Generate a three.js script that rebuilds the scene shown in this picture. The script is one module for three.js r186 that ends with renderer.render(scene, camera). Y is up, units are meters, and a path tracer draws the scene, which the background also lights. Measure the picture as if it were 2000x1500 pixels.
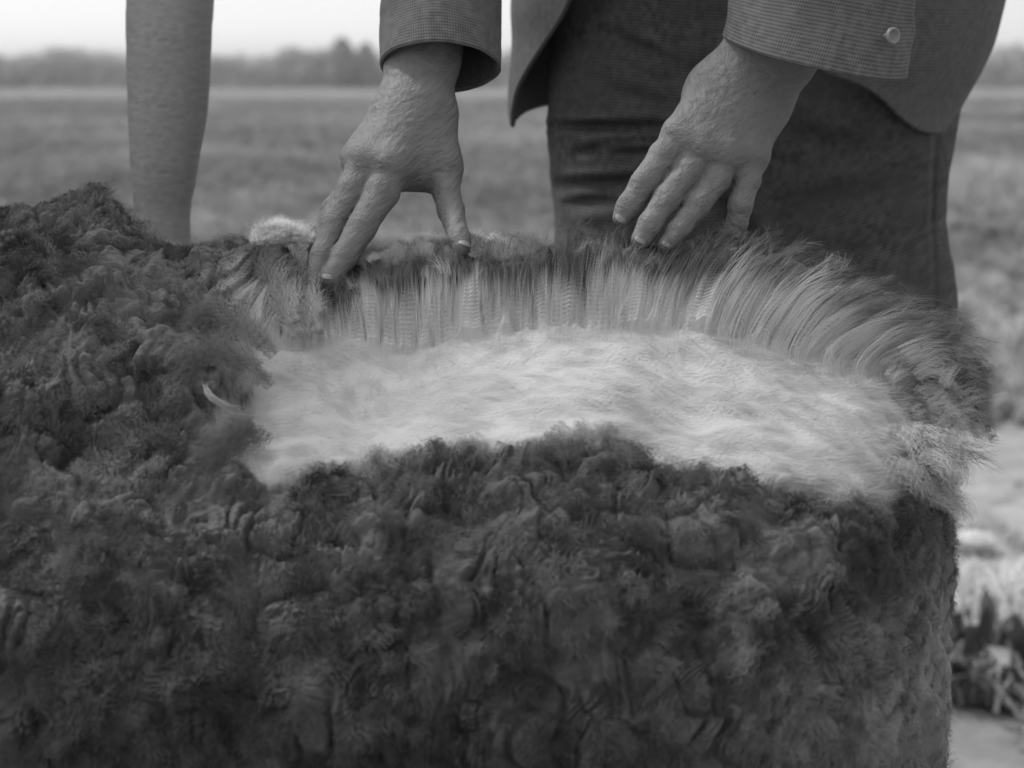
import * as THREE from 'three';
import { mergeGeometries } from 'three/addons/utils/BufferGeometryUtils.js';

// ------------------------------------------------------------------ camera, sky, sun, exposure
const scene = new THREE.Scene();
const F = 3600, CX = 1000, CY = 750;                       // lens: focal length in pixels of the 2000 x 1500 frame
const PITCH = Math.atan((CY - 148) / F), EYE = new THREE.Vector3(0, 0.87, 0);
const camera = new THREE.PerspectiveCamera(2 * Math.atan(CY / F) * 180 / Math.PI, 4 / 3, 0.05, 1500);
camera.position.copy(EYE);
camera.rotation.x = -PITCH;
camera.focus = 1.17;
camera.userData.fStop = 7.5;
scene.add(camera);

const SUN = new THREE.Vector3(-0.62, 0.95, -0.42).normalize();
{
  const w = 256, h = 128, d = new Float32Array(w * h * 4);
  for (let j = 0; j < h; j++) for (let i = 0; i < w; i++) {
    const el = ((j + 0.5) / h - 0.5) * Math.PI, az = ((i + 0.5) / w - 0.5) * 2 * Math.PI;
    const v = new THREE.Vector3(Math.cos(el) * Math.cos(az), Math.sin(el), Math.cos(el) * Math.sin(az));
    const side = 0.5 + 0.5 * (v.x * SUN.x + v.z * SUN.z) / Math.hypot(SUN.x, SUN.z);
    let L = 0.42 + 0.7 * side + 0.06 * Math.sin(Math.max(0, el));
    const c = Math.max(0, v.dot(SUN));
    L += 0.8 * Math.pow(c, 6);
    if (el < 0) L = 0.2;
    const k = (j * w + i) * 4; d[k] = d[k + 1] = d[k + 2] = L; d[k + 3] = 1;
  }
  const t = new THREE.DataTexture(d, w, h, THREE.RGBAFormat, THREE.FloatType);
  t.mapping = THREE.EquirectangularReflectionMapping; t.magFilter = THREE.LinearFilter; t.needsUpdate = true;
  scene.background = t; scene.environment = t;
}
const sun = new THREE.DirectionalLight(0xffffff, 2.1);
sun.position.copy(SUN).multiplyScalar(10); sun.target.position.set(0, 0.6, -1.2);
sun.position.add(sun.target.position);
sun.castShadow = true; sun.shadow.radius = 16; sun.shadow.mapSize.set(2048, 2048);
Object.assign(sun.shadow.camera, { left: -3, right: 3, top: 3, bottom: -3, near: 1, far: 30 });
scene.add(sun, sun.target);
scene.fog = new THREE.FogExp2(new THREE.Color().setRGB(0.9, 0.9, 0.92), 0.0017);
const EXPOSURE = 1.0;

// ------------------------------------------------------------------ helpers
function rng(s) { return () => { s |= 0; s = s + 0x6D2B79F5 | 0; let t = Math.imul(s ^ s >>> 15, 1 | s); t = t + Math.imul(t ^ t >>> 7, 61 | t) ^ t; return ((t ^ t >>> 14) >>> 0) / 4294967296; }; }
const R = rng(7);
const rr = (a, b, r = R) => a + (b - a) * r();
const clamp = (x, a = 0, b = 1) => x < a ? a : x > b ? b : x;
const lerp = (a, b, t) => a + (b - a) * t;
const sst = (a, b, x) => { const t = clamp((x - a) / (b - a)); return t * t * (3 - 2 * t); };
const PERM = (() => { const r = rng(99), p = new Uint16Array(512), a = [...Array(256).keys()]; for (let i = 255; i > 0; i--) { const j = Math.floor(r() * (i + 1)); [a[i], a[j]] = [a[j], a[i]]; } for (let i = 0; i < 512; i++) p[i] = a[i & 255]; return p; })();
const HASHV = (() => { const r = rng(5); return Float32Array.from({ length: 256 }, () => r() * 2 - 1); })();
function noise(x, y, z) {                                 // smooth value noise, -1..1
  const X = Math.floor(x), Y = Math.floor(y), Z = Math.floor(z); x -= X; y -= Y; z -= Z;
  const u = x * x * x * (x * (x * 6 - 15) + 10), v = y * y * y * (y * (y * 6 - 15) + 10), w = z * z * z * (z * (z * 6 - 15) + 10);
  const g = (i, j, k) => HASHV[PERM[PERM[PERM[(X + i) & 255] + ((Y + j) & 255)] + ((Z + k) & 255)]];
  const a = lerp(lerp(g(0, 0, 0), g(1, 0, 0), u), lerp(g(0, 1, 0), g(1, 1, 0), u), v);
  const b = lerp(lerp(g(0, 0, 1), g(1, 0, 1), u), lerp(g(0, 1, 1), g(1, 1, 1), u), v);
  return lerp(a, b, w);
}
const fbm = (x, y, z, o = 4) => { let s = 0, a = 0.5, f = 1; for (let i = 0; i < o; i++) { s += a * noise(x * f, y * f, z * f); a *= 0.5; f *= 2.03; } return s; };
// a point of the place: seen at (px, py) of the 2000 x 1500 frame, d metres in front of the lens
const FW = new THREE.Vector3(0, -Math.sin(PITCH), -Math.cos(PITCH)), UPV = new THREE.Vector3(0, Math.cos(PITCH), -Math.sin(PITCH));
const at = (px, py, d) => new THREE.Vector3(1, 0, 0).multiplyScalar((px - CX) / F * d).addScaledVector(UPV, (CY - py) / F * d).addScaledVector(FW, d).add(EYE);
const depthOf = (y, z) => (y - EYE.y) * FW.y + z * FW.z;
const toM = (px, d) => px / F * d;
function table(pairs) { return x => { const n = pairs.length; if (x <= pairs[0][0]) return pairs[0][1]; if (x >= pairs[n - 1][0]) return pairs[n - 1][1]; let i = 0; while (x > pairs[i + 1][0]) i++; const [x0, y0] = pairs[i], [x1, y1] = pairs[i + 1]; let t = (x - x0) / (x1 - x0); const m = k => { const a = pairs[Math.max(0, k - 1)], b = pairs[Math.min(n - 1, k + 1)]; return (b[1] - a[1]) / (b[0] - a[0]); }; const h = x1 - x0, t2 = t * t, t3 = t2 * t; return (2 * t3 - 3 * t2 + 1) * y0 + (t3 - 2 * t2 + t) * h * m(i) + (-2 * t3 + 3 * t2) * y1 + (t3 - t2) * h * m(i + 1); }; }
const names = {};
const numbered = n => { const k = names[n] = (names[n] ?? -1) + 1; return k ? `${n}_${String(k).padStart(3, '0')}` : n; };
function thing(name, label, category, pos = [0, 0, 0], group) {
  const o = new THREE.Group(); o.name = numbered(name); o.position.set(...pos); o.userData = { label, category }; if (group) o.userData.group = group; scene.add(o); return o;
}
function obj(name, geo, mat, parent, kind) {
  const m = new THREE.Mesh(geo, mat); m.name = parent ? name : numbered(name); m.castShadow = m.receiveShadow = true; if (kind) m.userData.kind = kind; (parent ?? scene).add(m); return m;
}
function geoFrom(pos, idx, { normal, color, uv } = {}) {
  const g = new THREE.BufferGeometry();
  g.setAttribute('position', new THREE.BufferAttribute(pos instanceof Float32Array ? pos : new Float32Array(pos), 3));
  if (uv) g.setAttribute('uv', new THREE.BufferAttribute(new Float32Array(uv), 2));
  if (color) g.setAttribute('color', new THREE.BufferAttribute(new Float32Array(color), 3));
  g.setIndex(new THREE.BufferAttribute(new Uint32Array(idx), 1));
  if (normal) g.setAttribute('normal', new THREE.BufferAttribute(new Float32Array(normal), 3)); else g.computeVertexNormals();
  return g;
}
// polygonises a distance field (surface nets), leaving out blocks far from the surface
function nets(sdf, min, max, h) {
  const n = [0, 1, 2].map(i => Math.ceil((max[i] - min[i]) / h) + 1), [nx, ny, nz] = n, V = new Float32Array(nx * ny * nz).fill(1e3), B = 8;
  for (let bz = 0; bz < nz; bz += B) for (let by = 0; by < ny; by += B) for (let bx = 0; bx < nx; bx += B) {
    const c = sdf(min[0] + (bx + B / 2) * h, min[1] + (by + B / 2) * h, min[2] + (bz + B / 2) * h), far = Math.abs(c) > B * h * 1.25 + 0.004;
    for (let z = bz; z < Math.min(nz, bz + B); z++) for (let y = by; y < Math.min(ny, by + B); y++) for (let x = bx; x < Math.min(nx, bx + B); x++)
      V[x + nx * (y + ny * z)] = far ? Math.sign(c) * 1e3 : sdf(min[0] + x * h, min[1] + y * h, min[2] + z * h);
  }
  const id = new Int32Array(nx * ny * nz).fill(-1), pos = [], idx = [];
  for (let z = 0; z < nz - 1; z++) for (let y = 0; y < ny - 1; y++) for (let x = 0; x < nx - 1; x++) {
    let m = 0, sx = 0, sy = 0, sz = 0, k = 0; const v = [];
    for (let i = 0; i < 8; i++) { const a = V[x + (i & 1) + nx * (y + (i >> 1 & 1) + ny * (z + (i >> 2)))]; v.push(a); if (a < 0) m++; }
    if (m === 0 || m === 8) continue;
    for (let i = 0; i < 8; i++) for (const b of [1, 2, 4]) if (!(i & b)) { const j = i | b; if ((v[i] < 0) !== (v[j] < 0)) { const t = v[i] / (v[i] - v[j]); sx += (i & 1) + (b === 1 ? t : 0); sy += (i >> 1 & 1) + (b === 2 ? t : 0); sz += (i >> 2) + (b === 4 ? t : 0); k++; } }
    id[x + nx * (y + ny * z)] = pos.length / 3; pos.push(min[0] + (x + sx / k) * h, min[1] + (y + sy / k) * h, min[2] + (z + sz / k) * h);
  }
  const at3 = (x, y, z) => x + nx * (y + ny * z);
  for (let z = 1; z < nz - 1; z++) for (let y = 1; y < ny - 1; y++) for (let x = 1; x < nx - 1; x++) {
    const a = V[at3(x, y, z)] < 0;
    const quad = (b, p, q, r, s) => { if (a === b) return; const A = id[p], Bq = id[q], C = id[r], D = id[s]; if (A < 0 || Bq < 0 || C < 0 || D < 0) return; if (a) idx.push(A, Bq, C, A, C, D); else idx.push(A, C, Bq, A, D, C); };
    quad(V[at3(x + 1, y, z)] < 0, at3(x, y - 1, z - 1), at3(x, y, z - 1), at3(x, y, z), at3(x, y - 1, z));
    quad(V[at3(x, y + 1, z)] < 0, at3(x - 1, y, z - 1), at3(x - 1, y, z), at3(x, y, z), at3(x, y, z - 1));
    quad(V[at3(x, y, z + 1)] < 0, at3(x - 1, y - 1, z), at3(x, y - 1, z), at3(x, y, z), at3(x - 1, y, z));
  }
  const nor = new Float32Array(pos.length), e = h * 0.6;
  for (let i = 0; i < pos.length; i += 3) {
    const [x, y, z] = [pos[i], pos[i + 1], pos[i + 2]];
    const a = sdf(x + e, y, z) - sdf(x - e, y, z), b = sdf(x, y + e, z) - sdf(x, y - e, z), c = sdf(x, y, z + e) - sdf(x, y, z - e), l = Math.hypot(a, b, c) || 1;
    nor[i] = a / l; nor[i + 1] = b / l; nor[i + 2] = c / l;
  }
  return { pos: new Float32Array(pos), idx, nor };
}
const smin = (a, b, k) => { const h = Math.max(k - Math.abs(a - b), 0) / k; return Math.min(a, b) - h * h * k * 0.25; };
function cap(a, b, ra, rb) { const bx = b.x - a.x, by = b.y - a.y, bz = b.z - a.z, l = bx * bx + by * by + bz * bz || 1e-9; return (x, y, z) => { const t = clamp(((x - a.x) * bx + (y - a.y) * by + (z - a.z) * bz) / l); return Math.hypot(x - a.x - bx * t, y - a.y - by * t, z - a.z - bz * t) - lerp(ra, rb, t); }; }
function chain(pts) { const c = []; for (let i = 0; i + 1 < pts.length; i++) c.push(cap(pts[i].p, pts[i + 1].p, pts[i].r, pts[i + 1].r)); return c; }
function smooth(pts, n) { const c = new THREE.CatmullRomCurve3(pts.map(q => q.p)), out = []; for (let i = 0; i <= n; i++) { const t = i / n, f = t * (pts.length - 1), k = Math.min(pts.length - 2, Math.floor(f)), q = f - k, g = j => pts[clamp(j, 0, pts.length - 1)].r, a = g(k - 1), b = g(k), d = g(k + 1), e = g(k + 2); out.push({ p: c.getPoint(t), r: 0.5 * (2 * b + (d - a) * q + (2 * a - 5 * b + 4 * d - e) * q * q + (3 * b - a - 3 * d + e) * q * q * q) }); } return out; }
const blend = (list, k) => (x, y, z) => { let d = list[0](x, y, z); for (let i = 1; i < list.length; i++) d = smin(d, list[i](x, y, z), k); return d; };
const V3 = (x, y, z) => new THREE.Vector3(x, y, z);
function tex(w, h, fn, wrap = true) {                      // grey texture computed per pixel, 0..1 linear
  const d = new Uint8Array(w * h * 4);
  for (let j = 0; j < h; j++) for (let i = 0; i < w; i++) { const v = clamp(fn(i / w, j / h, i, j)) * 255, k = (j * w + i) * 4; d[k] = d[k + 1] = d[k + 2] = v; d[k + 3] = 255; }
  const t = new THREE.DataTexture(d, w, h); t.magFilter = THREE.LinearFilter; t.minFilter = THREE.LinearMipmapLinearFilter; t.generateMipmaps = true;
  if (wrap) t.wrapS = t.wrapT = THREE.RepeatWrapping; t.needsUpdate = true; return t;
}
const tnoise = (u, v, f, o, s = 0) => { let a = 0.5, r = 0; for (let i = 0; i < o; i++) { const w = (U, Vv) => noise(U * f, Vv * f, s + i * 7.3); const bu = u, bv = v; r += a * lerp(lerp(w(bu, bv), w(bu - 1, bv), bu), lerp(w(bu, bv - 1), w(bu - 1, bv - 1), bu), bv); a *= 0.5; f *= 2; } return r; };
const grey = (v, o = {}) => new THREE.MeshStandardMaterial({ color: new THREE.Color().setRGB(v, v, v), roughness: 0.9, ...o });
const tint = (m, v) => { m.color.setRGB(v, v, v); return m; };

// ------------------------------------------------------------------ materials
const skinBump = tex(1024, 1024, (u, v) => { const a = tnoise(u * 1, v * 1, 60, 2, 3), b = tnoise(u, v, 28, 3, 9); return 0.5 + 0.5 * (0.55 * Math.abs(a) * 2 - 0.5) + 0.55 * b; });
const skinTone = tex(512, 512, (u, v) => 0.86 + 0.22 * tnoise(u, v, 18, 4, 21) + 0.12 * tnoise(u, v, 70, 2, 31));
for (const t of [skinBump, skinTone]) t.repeat.set(1 / 0.09, 1 / 0.05);
const M = {
  skin: tint(new THREE.MeshPhysicalMaterial({ roughness: 0.58, specularIntensity: 0.5, map: skinTone, bumpMap: skinBump, bumpScale: 0.0012 }), 0.228),
  tan: tint(new THREE.MeshPhysicalMaterial({ roughness: 0.6, specularIntensity: 0.4, map: skinTone, bumpMap: skinBump, bumpScale: 0.0004 }), 0.36),
  nail: grey(0.28, { roughness: 0.35 }),
  wool: new THREE.MeshStandardMaterial({ roughness: 1, vertexColors: true, side: THREE.DoubleSide }),
  blade: new THREE.MeshStandardMaterial({ roughness: 0.9, vertexColors: true, side: THREE.DoubleSide }),
};
const weaveMap = (n, cloth) => tex(512, 512, (u, v, i, j) => {
  const x = i / 512, y = j / 512, TAU = 2 * Math.PI;
  const warp = Math.sin(x * TAU * 56), weft = Math.sin(y * TAU * 40 + 0.9 * Math.sin(x * TAU) + 0.8 * tnoise(u, v, 6, 2, 44));
  const slub = 1.5 * tnoise(u * 1, v * 1, 24, 4, n), slub2 = noise(x * 6, y * 44, n) * 0.5;
  if (cloth) { const chk = (Math.sin(x * TAU * 4) > 0.2 ? 0.5 : 0) + (Math.sin(y * TAU * 3) > 0.3 ? 0.5 : 0); return 0.66 + 0.14 * weft + 0.10 * warp * (0.5 + chk) + 0.2 * slub; }
  return 0.6 + 0.3 * weft + 0.07 * warp + 0.28 * slub + 0.1 * slub2;
});
function cloth(v, n, check, size) {
  const m = weaveMap(n, check); m.repeat.set(1 / size, 1 / size);
  return grey(v, { map: m, bumpMap: m, bumpScale: 0.0005, roughness: 1, side: THREE.DoubleSide });
}
M.trousers = cloth(0.13, 11, false, 0.1);
M.jacket = cloth(0.185, 23, true, 0.1);
M.lining = grey(0.035, { side: THREE.DoubleSide, roughness: 0.7 });
M.shirt = cloth(0.5, 41, false, 0.06);
M.work = cloth(0.1, 47, false, 0.08);
M.leather = grey(0.04, { roughness: 0.5 });

// ------------------------------------------------------------------ ground and far field
const patch = (x, z) => 0.5 + 0.9 * fbm(x * 0.55, 3.1, z * 0.4, 3) + 0.5 * fbm(x * 2.1, 7.7, z * 1.3, 3);
const dry = (x, z) => sst(0.2, 1.0, x) * sst(-16, -7, z);
const bare = (x, z) => { const d = Math.hypot((x - 1.15) / 0.75, (z + 3.75) / 0.9); return 1 - sst(0.65, 1.15, d + 0.4 * fbm(x * 3, 1, z * 3, 3)); };
{
  const pos = [], idx = [], col = [], uv = [];
  const zs = [], xs = [];
  for (let i = 0; i <= 150; i++) zs.push(6 - 0.08 * i - Math.pow(i / 150, 7) * 900);
  for (let i = 0; i <= 160; i++) { const s = (i / 80 - 1); xs.push(s * 3 + Math.sign(s) * Math.pow(Math.abs(s), 7) * 600); }
  for (const z of zs) for (const x of xs) {
    const near = sst(-60, -6, z), y = near * (0.03 * fbm(x * 1.3, 0, z * 1.3, 3) + 0.012 * fbm(x * 7, 5, z * 7, 2));
    pos.push(x, y, z); uv.push(x, z);
    const b = bare(x, z), c = lerp(0.24 + 0.12 * (patch(x, z) - 0.5) + 0.1 * dry(x, z), 0.36, b); col.push(c, c, c);
  }
  const W = xs.length;
  for (let j = 0; j + 1 < zs.length; j++) for (let i = 0; i + 1 < W; i++) { const a = j * W + i; idx.push(a, a + 1, a + W, a + 1, a + W + 1, a + W); }
  const gm = tex(512, 512, (u, v) => 0.8 + 0.5 * tnoise(u, v, 16, 5, 61)); gm.repeat.set(1 / 0.9, 1 / 0.9);
  obj('ground', geoFrom(pos, idx, { color: col, uv }), new THREE.MeshStandardMaterial({ vertexColors: true, roughness: 1, map: gm, bumpMap: gm, bumpScale: 0.02 }), null, 'structure');
}
// a tuft of blades, upright, unit size
function bladeTuft(n, seed, lean, wide) {
  const r = rng(seed), pos = [], idx = [], col = [];
  for (let i = 0; i < n; i++) {
    const a = r() * 6.283, l = 0.5 + 0.5 * r(), k = lean * (0.3 + r()), x0 = (r() - 0.5) * 0.5, z0 = (r() - 0.5) * 0.5, ca = Math.cos(a), sa = Math.sin(a), s = pos.length / 3, tone = 0.75 + 0.5 * r();
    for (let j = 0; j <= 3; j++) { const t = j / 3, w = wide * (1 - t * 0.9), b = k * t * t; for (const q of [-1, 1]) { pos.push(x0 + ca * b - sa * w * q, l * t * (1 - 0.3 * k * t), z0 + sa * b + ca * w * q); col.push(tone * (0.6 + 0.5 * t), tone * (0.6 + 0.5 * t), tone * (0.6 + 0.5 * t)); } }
    for (let j = 0; j < 3; j++) { const a0 = s + j * 2; idx.push(a0, a0 + 1, a0 + 2, a0 + 1, a0 + 3, a0 + 2); }
  }
  return geoFrom(pos, idx, { color: col });
}
const dummy = new THREE.Object3D();
function instances(name, geo, mat, list, parent) {
  const m = new THREE.InstancedMesh(geo, mat, list.length), c = new THREE.Color();
  list.forEach((e, i) => { m.setMatrixAt(i, e.m); c.setRGB(e.c, e.c, e.c); m.setColorAt(i, c); });
  m.name = parent ? name : numbered(name); m.userData.kind = 'stuff'; m.castShadow = m.receiveShadow = true; (parent ?? scene).add(m); return m;
}
{
  const r = rng(17), list = [];
  for (let k = 0; k < 60000; k++) {
    const z = -(1.9 + Math.pow(r(), 2.2) * 70), half = 0.34 * -z + 0.8, x = (r() * 2 - 1) * half, b = bare(x, z);
    if (r() < b * 0.93) continue;
    if (z > -2.5 && Math.abs(x - 0.2) < 0.5) continue;
    const p = patch(x, z), s = (0.05 + 0.05 * r()) * (1 + 0.9 * clamp(p - 0.5)) * (1 + -z * 0.012) * (b > 0.3 ? 0.45 : 1);
    dummy.position.set(x, 0.015 * fbm(x * 1.3, 0, z * 1.3, 3), z); dummy.rotation.set(0, r() * 6.28, 0); dummy.scale.set(s * 1.3, s, s * 1.3); dummy.updateMatrix();
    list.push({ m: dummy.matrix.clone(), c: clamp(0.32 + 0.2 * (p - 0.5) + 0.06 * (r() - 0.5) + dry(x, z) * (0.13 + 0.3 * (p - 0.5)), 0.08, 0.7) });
  }
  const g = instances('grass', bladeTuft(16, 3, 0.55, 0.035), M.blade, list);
  g.userData.label = 'short rough pasture grass over the whole field';
  g.userData.category = 'grass';
}
// leafy crowns: many small leaf clumps filling a volume
function leafClump(seed, n) {
  const r = rng(seed), pos = [], idx = [], col = [];
  for (let i = 0; i < n; i++) {
    const c = V3(r() - 0.5, r() - 0.5, r() - 0.5).multiplyScalar(1.1), a = V3(r() - 0.5, r() - 0.5, r() - 0.5).normalize(), b = V3(r() - 0.5, r() - 0.5, r() - 0.5).cross(a).normalize(), s = 0.1 + 0.1 * r(), k = pos.length / 3, t = 0.7 + 0.6 * r();
    for (const [u, v] of [[-1, 0], [0, -0.45], [1, 0], [0, 0.45]]) { const p = c.clone().addScaledVector(a, u * s).addScaledVector(b, v * s); pos.push(p.x, p.y, p.z); col.push(t, t, t); }
    idx.push(k, k + 1, k + 2, k, k + 2, k + 3);
  }
  return geoFrom(pos, idx, { color: col });
}
const leafMat = new THREE.MeshStandardMaterial({ vertexColors: true, roughness: 0.8, side: THREE.DoubleSide });
const clumpG = leafClump(71, 46);
{
  const r = rng(31), list = [];
  for (let k = 0; k < 5200; k++) {
    const x = (r() * 2 - 1) * 62, h = 2.45 + 0.5 * fbm(x * 0.35, 9, 0, 3) * 2, y = Math.pow(r(), 0.8) * h, s = 0.5 + 0.4 * r();
    dummy.position.set(x, y * 0.95, -130 - (r() - 0.5) * 3.2 * (1 - 0.5 * y / h)); dummy.rotation.set(r() * 6, r() * 6, r() * 6); dummy.scale.setScalar(s); dummy.updateMatrix();
    list.push({ m: dummy.matrix.clone(), c: 0.36 + 0.2 * r() + 0.06 * y });
  }
  const hedge = thing('hedge', 'long low hedge across the far side of the field under the sky', 'hedge', [0, 0, 0]);
  instances('foliage', clumpG, leafMat, list, hedge);
  const stems = []; for (let i = 0; i < 90; i++) { const g = new THREE.CylinderGeometry(0.04, 0.07, 1.5, 5); g.translate(-60 + i * 1.34, 0.7, -130 + rr(-0.8, 0.8)); stems.push(g); }
  obj('stem', mergeGeometries(stems), grey(0.06), hedge, 'stuff');
}
function farTree(px, hgt, width, label) {
  const p = at(px, 150, 126); p.y = 0; const t = thing('tree', label, 'tree', [p.x, 0, p.z], null), r = rng(Math.round(px)), list = [];
  for (let k = 0; k < 420; k++) {
    const a = r() * 6.283, u = Math.sqrt(r()), y = r(), w = width * 0.5 * Math.pow(Math.sin(Math.PI * clamp(0.12 + 0.88 * y)), 0.7) * (0.75 + 0.4 * noise(a * 1.2, y * 4, px));
    dummy.position.set(Math.cos(a) * u * w, hgt * (0.25 + 0.75 * y), Math.sin(a) * u * w); dummy.rotation.set(r() * 6, r() * 6, r() * 6); dummy.scale.setScalar(0.4 + 0.35 * r()); dummy.updateMatrix();
    list.push({ m: dummy.matrix.clone(), c: 0.28 + 0.16 * r() });
  }
  instances('crown', clumpG, leafMat, list, t);
  const tr = new THREE.CylinderGeometry(0.09, 0.17, hgt * 0.6, 8); tr.translate(0, hgt * 0.3, 0); obj('trunk', tr, grey(0.07), t);
}
farTree(668, 3.1, 2.2, 'taller dark bushy tree rising above the hedge left of the nearer sleeve');
farTree(716, 2.75, 1.2, 'smaller rounded tree in the hedge close beside the coat sleeve');

// ------------------------------------------------------------------ fleece geometry: outlines of the parted wool
const tipY = table([[420, 490], [500, 480], [560, 486], [600, 522], [640, 540], [700, 500], [760, 472], [850, 467], [930, 466], [1040, 455], [1100, 442], [1180, 436], [1250, 462], [1330, 472], [1400, 444], [1480, 455], [1560, 478], [1640, 500], [1700, 535], [1760, 575], [1830, 605], [1880, 655], [1930, 720]]);
const rootY = table([[480, 640], [600, 662], [700, 668], [800, 682], [900, 662], [1000, 644], [1100, 637], [1200, 636], [1300, 632], [1400, 642], [1500, 668], [1560, 685], [1650, 705], [1750, 730], [1820, 780], [1900, 820]]);
const lipY = table([[-600, 850], [300, 850], [440, 900], [520, 925], [560, 905], [620, 890], [700, 895], [760, 868], [830, 850], [900, 852], [1000, 850], [1060, 838], [1130, 828], [1200, 838], [1260, 875], [1320, 900], [1400, 898], [1480, 908], [1550, 922], [1620, 948], [1700, 978], [1780, 1015], [1850, 1050], [1950, 1070]]);
const backY = table([[-700, 360], [-300, 405], [0, 405], [100, 396], [190, 392], [250, 430], [300, 470], [350, 492], [420, 496], [520, 476], [600, 470], [1000, 456], [1500, 470], [1700, 530], [1830, 610], [1900, 680]]);
const rootTip = table([[505, 575], [600, 612], [660, 655], [700, 690], [800, 798], [900, 900], [1000, 1005], [1100, 1110], [1200, 1222], [1300, 1362], [1400, 1500], [1500, 1640], [1600, 1765], [1700, 1850], [1780, 1885], [1840, 1905]]);
// where on the parting's base line the wool at (u, v) of the standing wall is rooted, and how dark it is there
const rootOf = (u, v) => { let a = u; for (let i = 0; i < 5; i++) a = lerp(a, u - Math.pow(v, 1.25) * (rootTip(a) - a), 0.7); return a; };
const wallMid = a => { const q = sst(1280, 1560, a); return 0.54 + 0.2 * noise(a / 42, 3, 9) + 0.1 * noise(a / 17, 8, 2) - 0.06 * q + 0.16 * q * noise(a / 24, 5, 5) - 0.3 * sst(1640, 1800, a); };
const wallShade = (a, v, jit, dk) => { const m = wallMid(a) + jit, q = sst(1280, 1560, a); return lerp(lerp(0.62, 0.6, sst(0, 0.16, v)) * (1 + 0.12 * noise(a / 20, v * 3, 1)), dk, sst(m - 0.22, m + 0.2, v)); };
const tipDrop = table([[430, 4], [540, 14], [620, 40], [800, 60], [1000, 52], [1250, 46], [1450, 42], [1650, 52], [1850, 78]]);
const openAt = u => sst(365, 525, u) * (1 - sst(1800, 1900, u));
const U0 = 1560, U1 = 1893;
// one cross-section of the sheep (z, y pairs), from the belly up the near flank, over the parting and down the far side
function section(u) {
  const o = openAt(u), P = (py, d) => { const v = at(u, py, d); return [v.z, v.y]; };
  const neck = 1 - sst(-150, 330, u);
  const lip = lerp(lerp(860, 700, neck), lipY(u) + 22, sst(300, 500, u)), by = backY(u);
  const mixP = (a, b) => { const p = P(...a), q = P(...b); return [lerp(p[0], q[0], o), lerp(p[1], q[1], o)]; };
  const rise = (480 - by) * (u < 400 ? 1 : 0.5);
  const pts = [
    [-1.12, 0.36], [-0.99, 0.42], P(1500, 0.945), P(1330, 0.938), P(1180, 0.945), P(1050, 0.965), P(lerp(960, Math.max(965, lip + 55), o), 0.992),
    mixP([lip, 1.026], [lip, 1.03]),
    mixP([700 - rise * 0.35, 1.068], [lerp(rootY(u), lip, 0.5), 1.088]),
    mixP([600 - rise * 0.6, 1.11], [rootY(u), 1.14]),
    mixP([532 - rise * 0.85, 1.155], [lerp(rootY(u), tipY(u), 0.5), 1.158]),
    mixP([by + 4, 1.225], [tipY(u) + tipDrop(u), 1.178]),
  ];
  const top = pts[11];
  pts.push([top[0] - 0.06, top[1] - 0.008], [top[0] - 0.14, top[1] - 0.065], [top[0] - 0.195, top[1] - 0.17], [top[0] - 0.2, 0.47], [-1.3, 0.365]);
  const k = u > U0 ? Math.sqrt(Math.max(0, 1 - ((u - U0) / (U1 - U0)) ** 2)) : 1;
  if (k < 1) { const zc = at(u, 560, 1.2).z, yc = 0.62, ky = Math.pow(Math.max(k, 0.001), 0.27), kz = Math.pow(k, 0.8); for (const p of pts) { p[0] = zc + (p[0] - zc) * kz; p[1] = yc + (p[1] - yc) * ky; } }
  const kl = sst(-760, -420, u); if (kl < 1) for (const p of pts) { const zc = -1.2, yc = 0.86; p[0] = zc + (p[0] - zc) * lerp(0.45, 1, kl); p[1] = yc + (p[1] - yc) * lerp(0.4, 1, kl); }
  return pts;
}
const COUNTS = [6, 12, 52, 50, 44, 30, 26, 36, 36, 60, 60, 12, 10, 10, 10, 10, 8];      // samples between control points
const ROWS = COUNTS.reduce((a, b) => a + b, 0);
const LIPROW = COUNTS.slice(0, 7).reduce((a, b) => a + b, 0), ROOTROW = LIPROW + COUNTS[7] + COUNTS[8], TIPROW = ROOTROW + COUNTS[9] + COUNTS[10];
const COLS = []; for (let u = -760; u < -60; u += 20) COLS.push(u); for (let u = -60; u < 480; u += 3.6) COLS.push(u); for (let u = 480; u < U0; u += 2.8) COLS.push(u); for (let i = 0; i <= 130; i++) COLS.push(U0 + (U1 - U0) * Math.sin(i / 130 * Math.PI / 2));
const NC = COLS.length;
const G = { p: new Float32Array(NC * ROWS * 3), n: null, white: new Float32Array(NC * ROWS), wall: new Float32Array(NC * ROWS), tone: new Float32Array(NC * ROWS), id: (i, j) => i * ROWS + ((j + ROWS) % ROWS) };
{
  const cr = (a, b, c, d, t) => 0.5 * (2 * b + (c - a) * t + (2 * a - 5 * b + 4 * c - d) * t * t + (3 * b - a - 3 * c + d) * t * t * t);
  COLS.forEach((u, i) => {
    const s = section(u), n = s.length; let j = 0;
    for (let k = 0; k < n; k++) for (let q = 0; q < COUNTS[k]; q++, j++) {
      const t = q / COUNTS[k], A = s[(k + n - 1) % n], B = s[k], C = s[(k + 1) % n], D = s[(k + 2) % n];
      const z = cr(A[0], B[0], C[0], D[0], t), y = cr(A[1], B[1], C[1], D[1], t), o = G.id(i, j) * 3;
      let x = (u - CX) / F * depthOf(y - 0, z);
      x = (u - CX) / F * ((y - EYE.y) * FW.y + z * FW.z);
      // the rump leans: fuller above than below
      x += sst(1600, 1905, u) * (0.004 - 0.03 * Math.exp(-Math.pow((y - 0.605) / 0.05, 2)) - 0.02 * sst(0.6, 0.5, y));
      G.p[o] = x; G.p[o + 1] = y; G.p[o + 2] = z;
    }
  });
}
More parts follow.
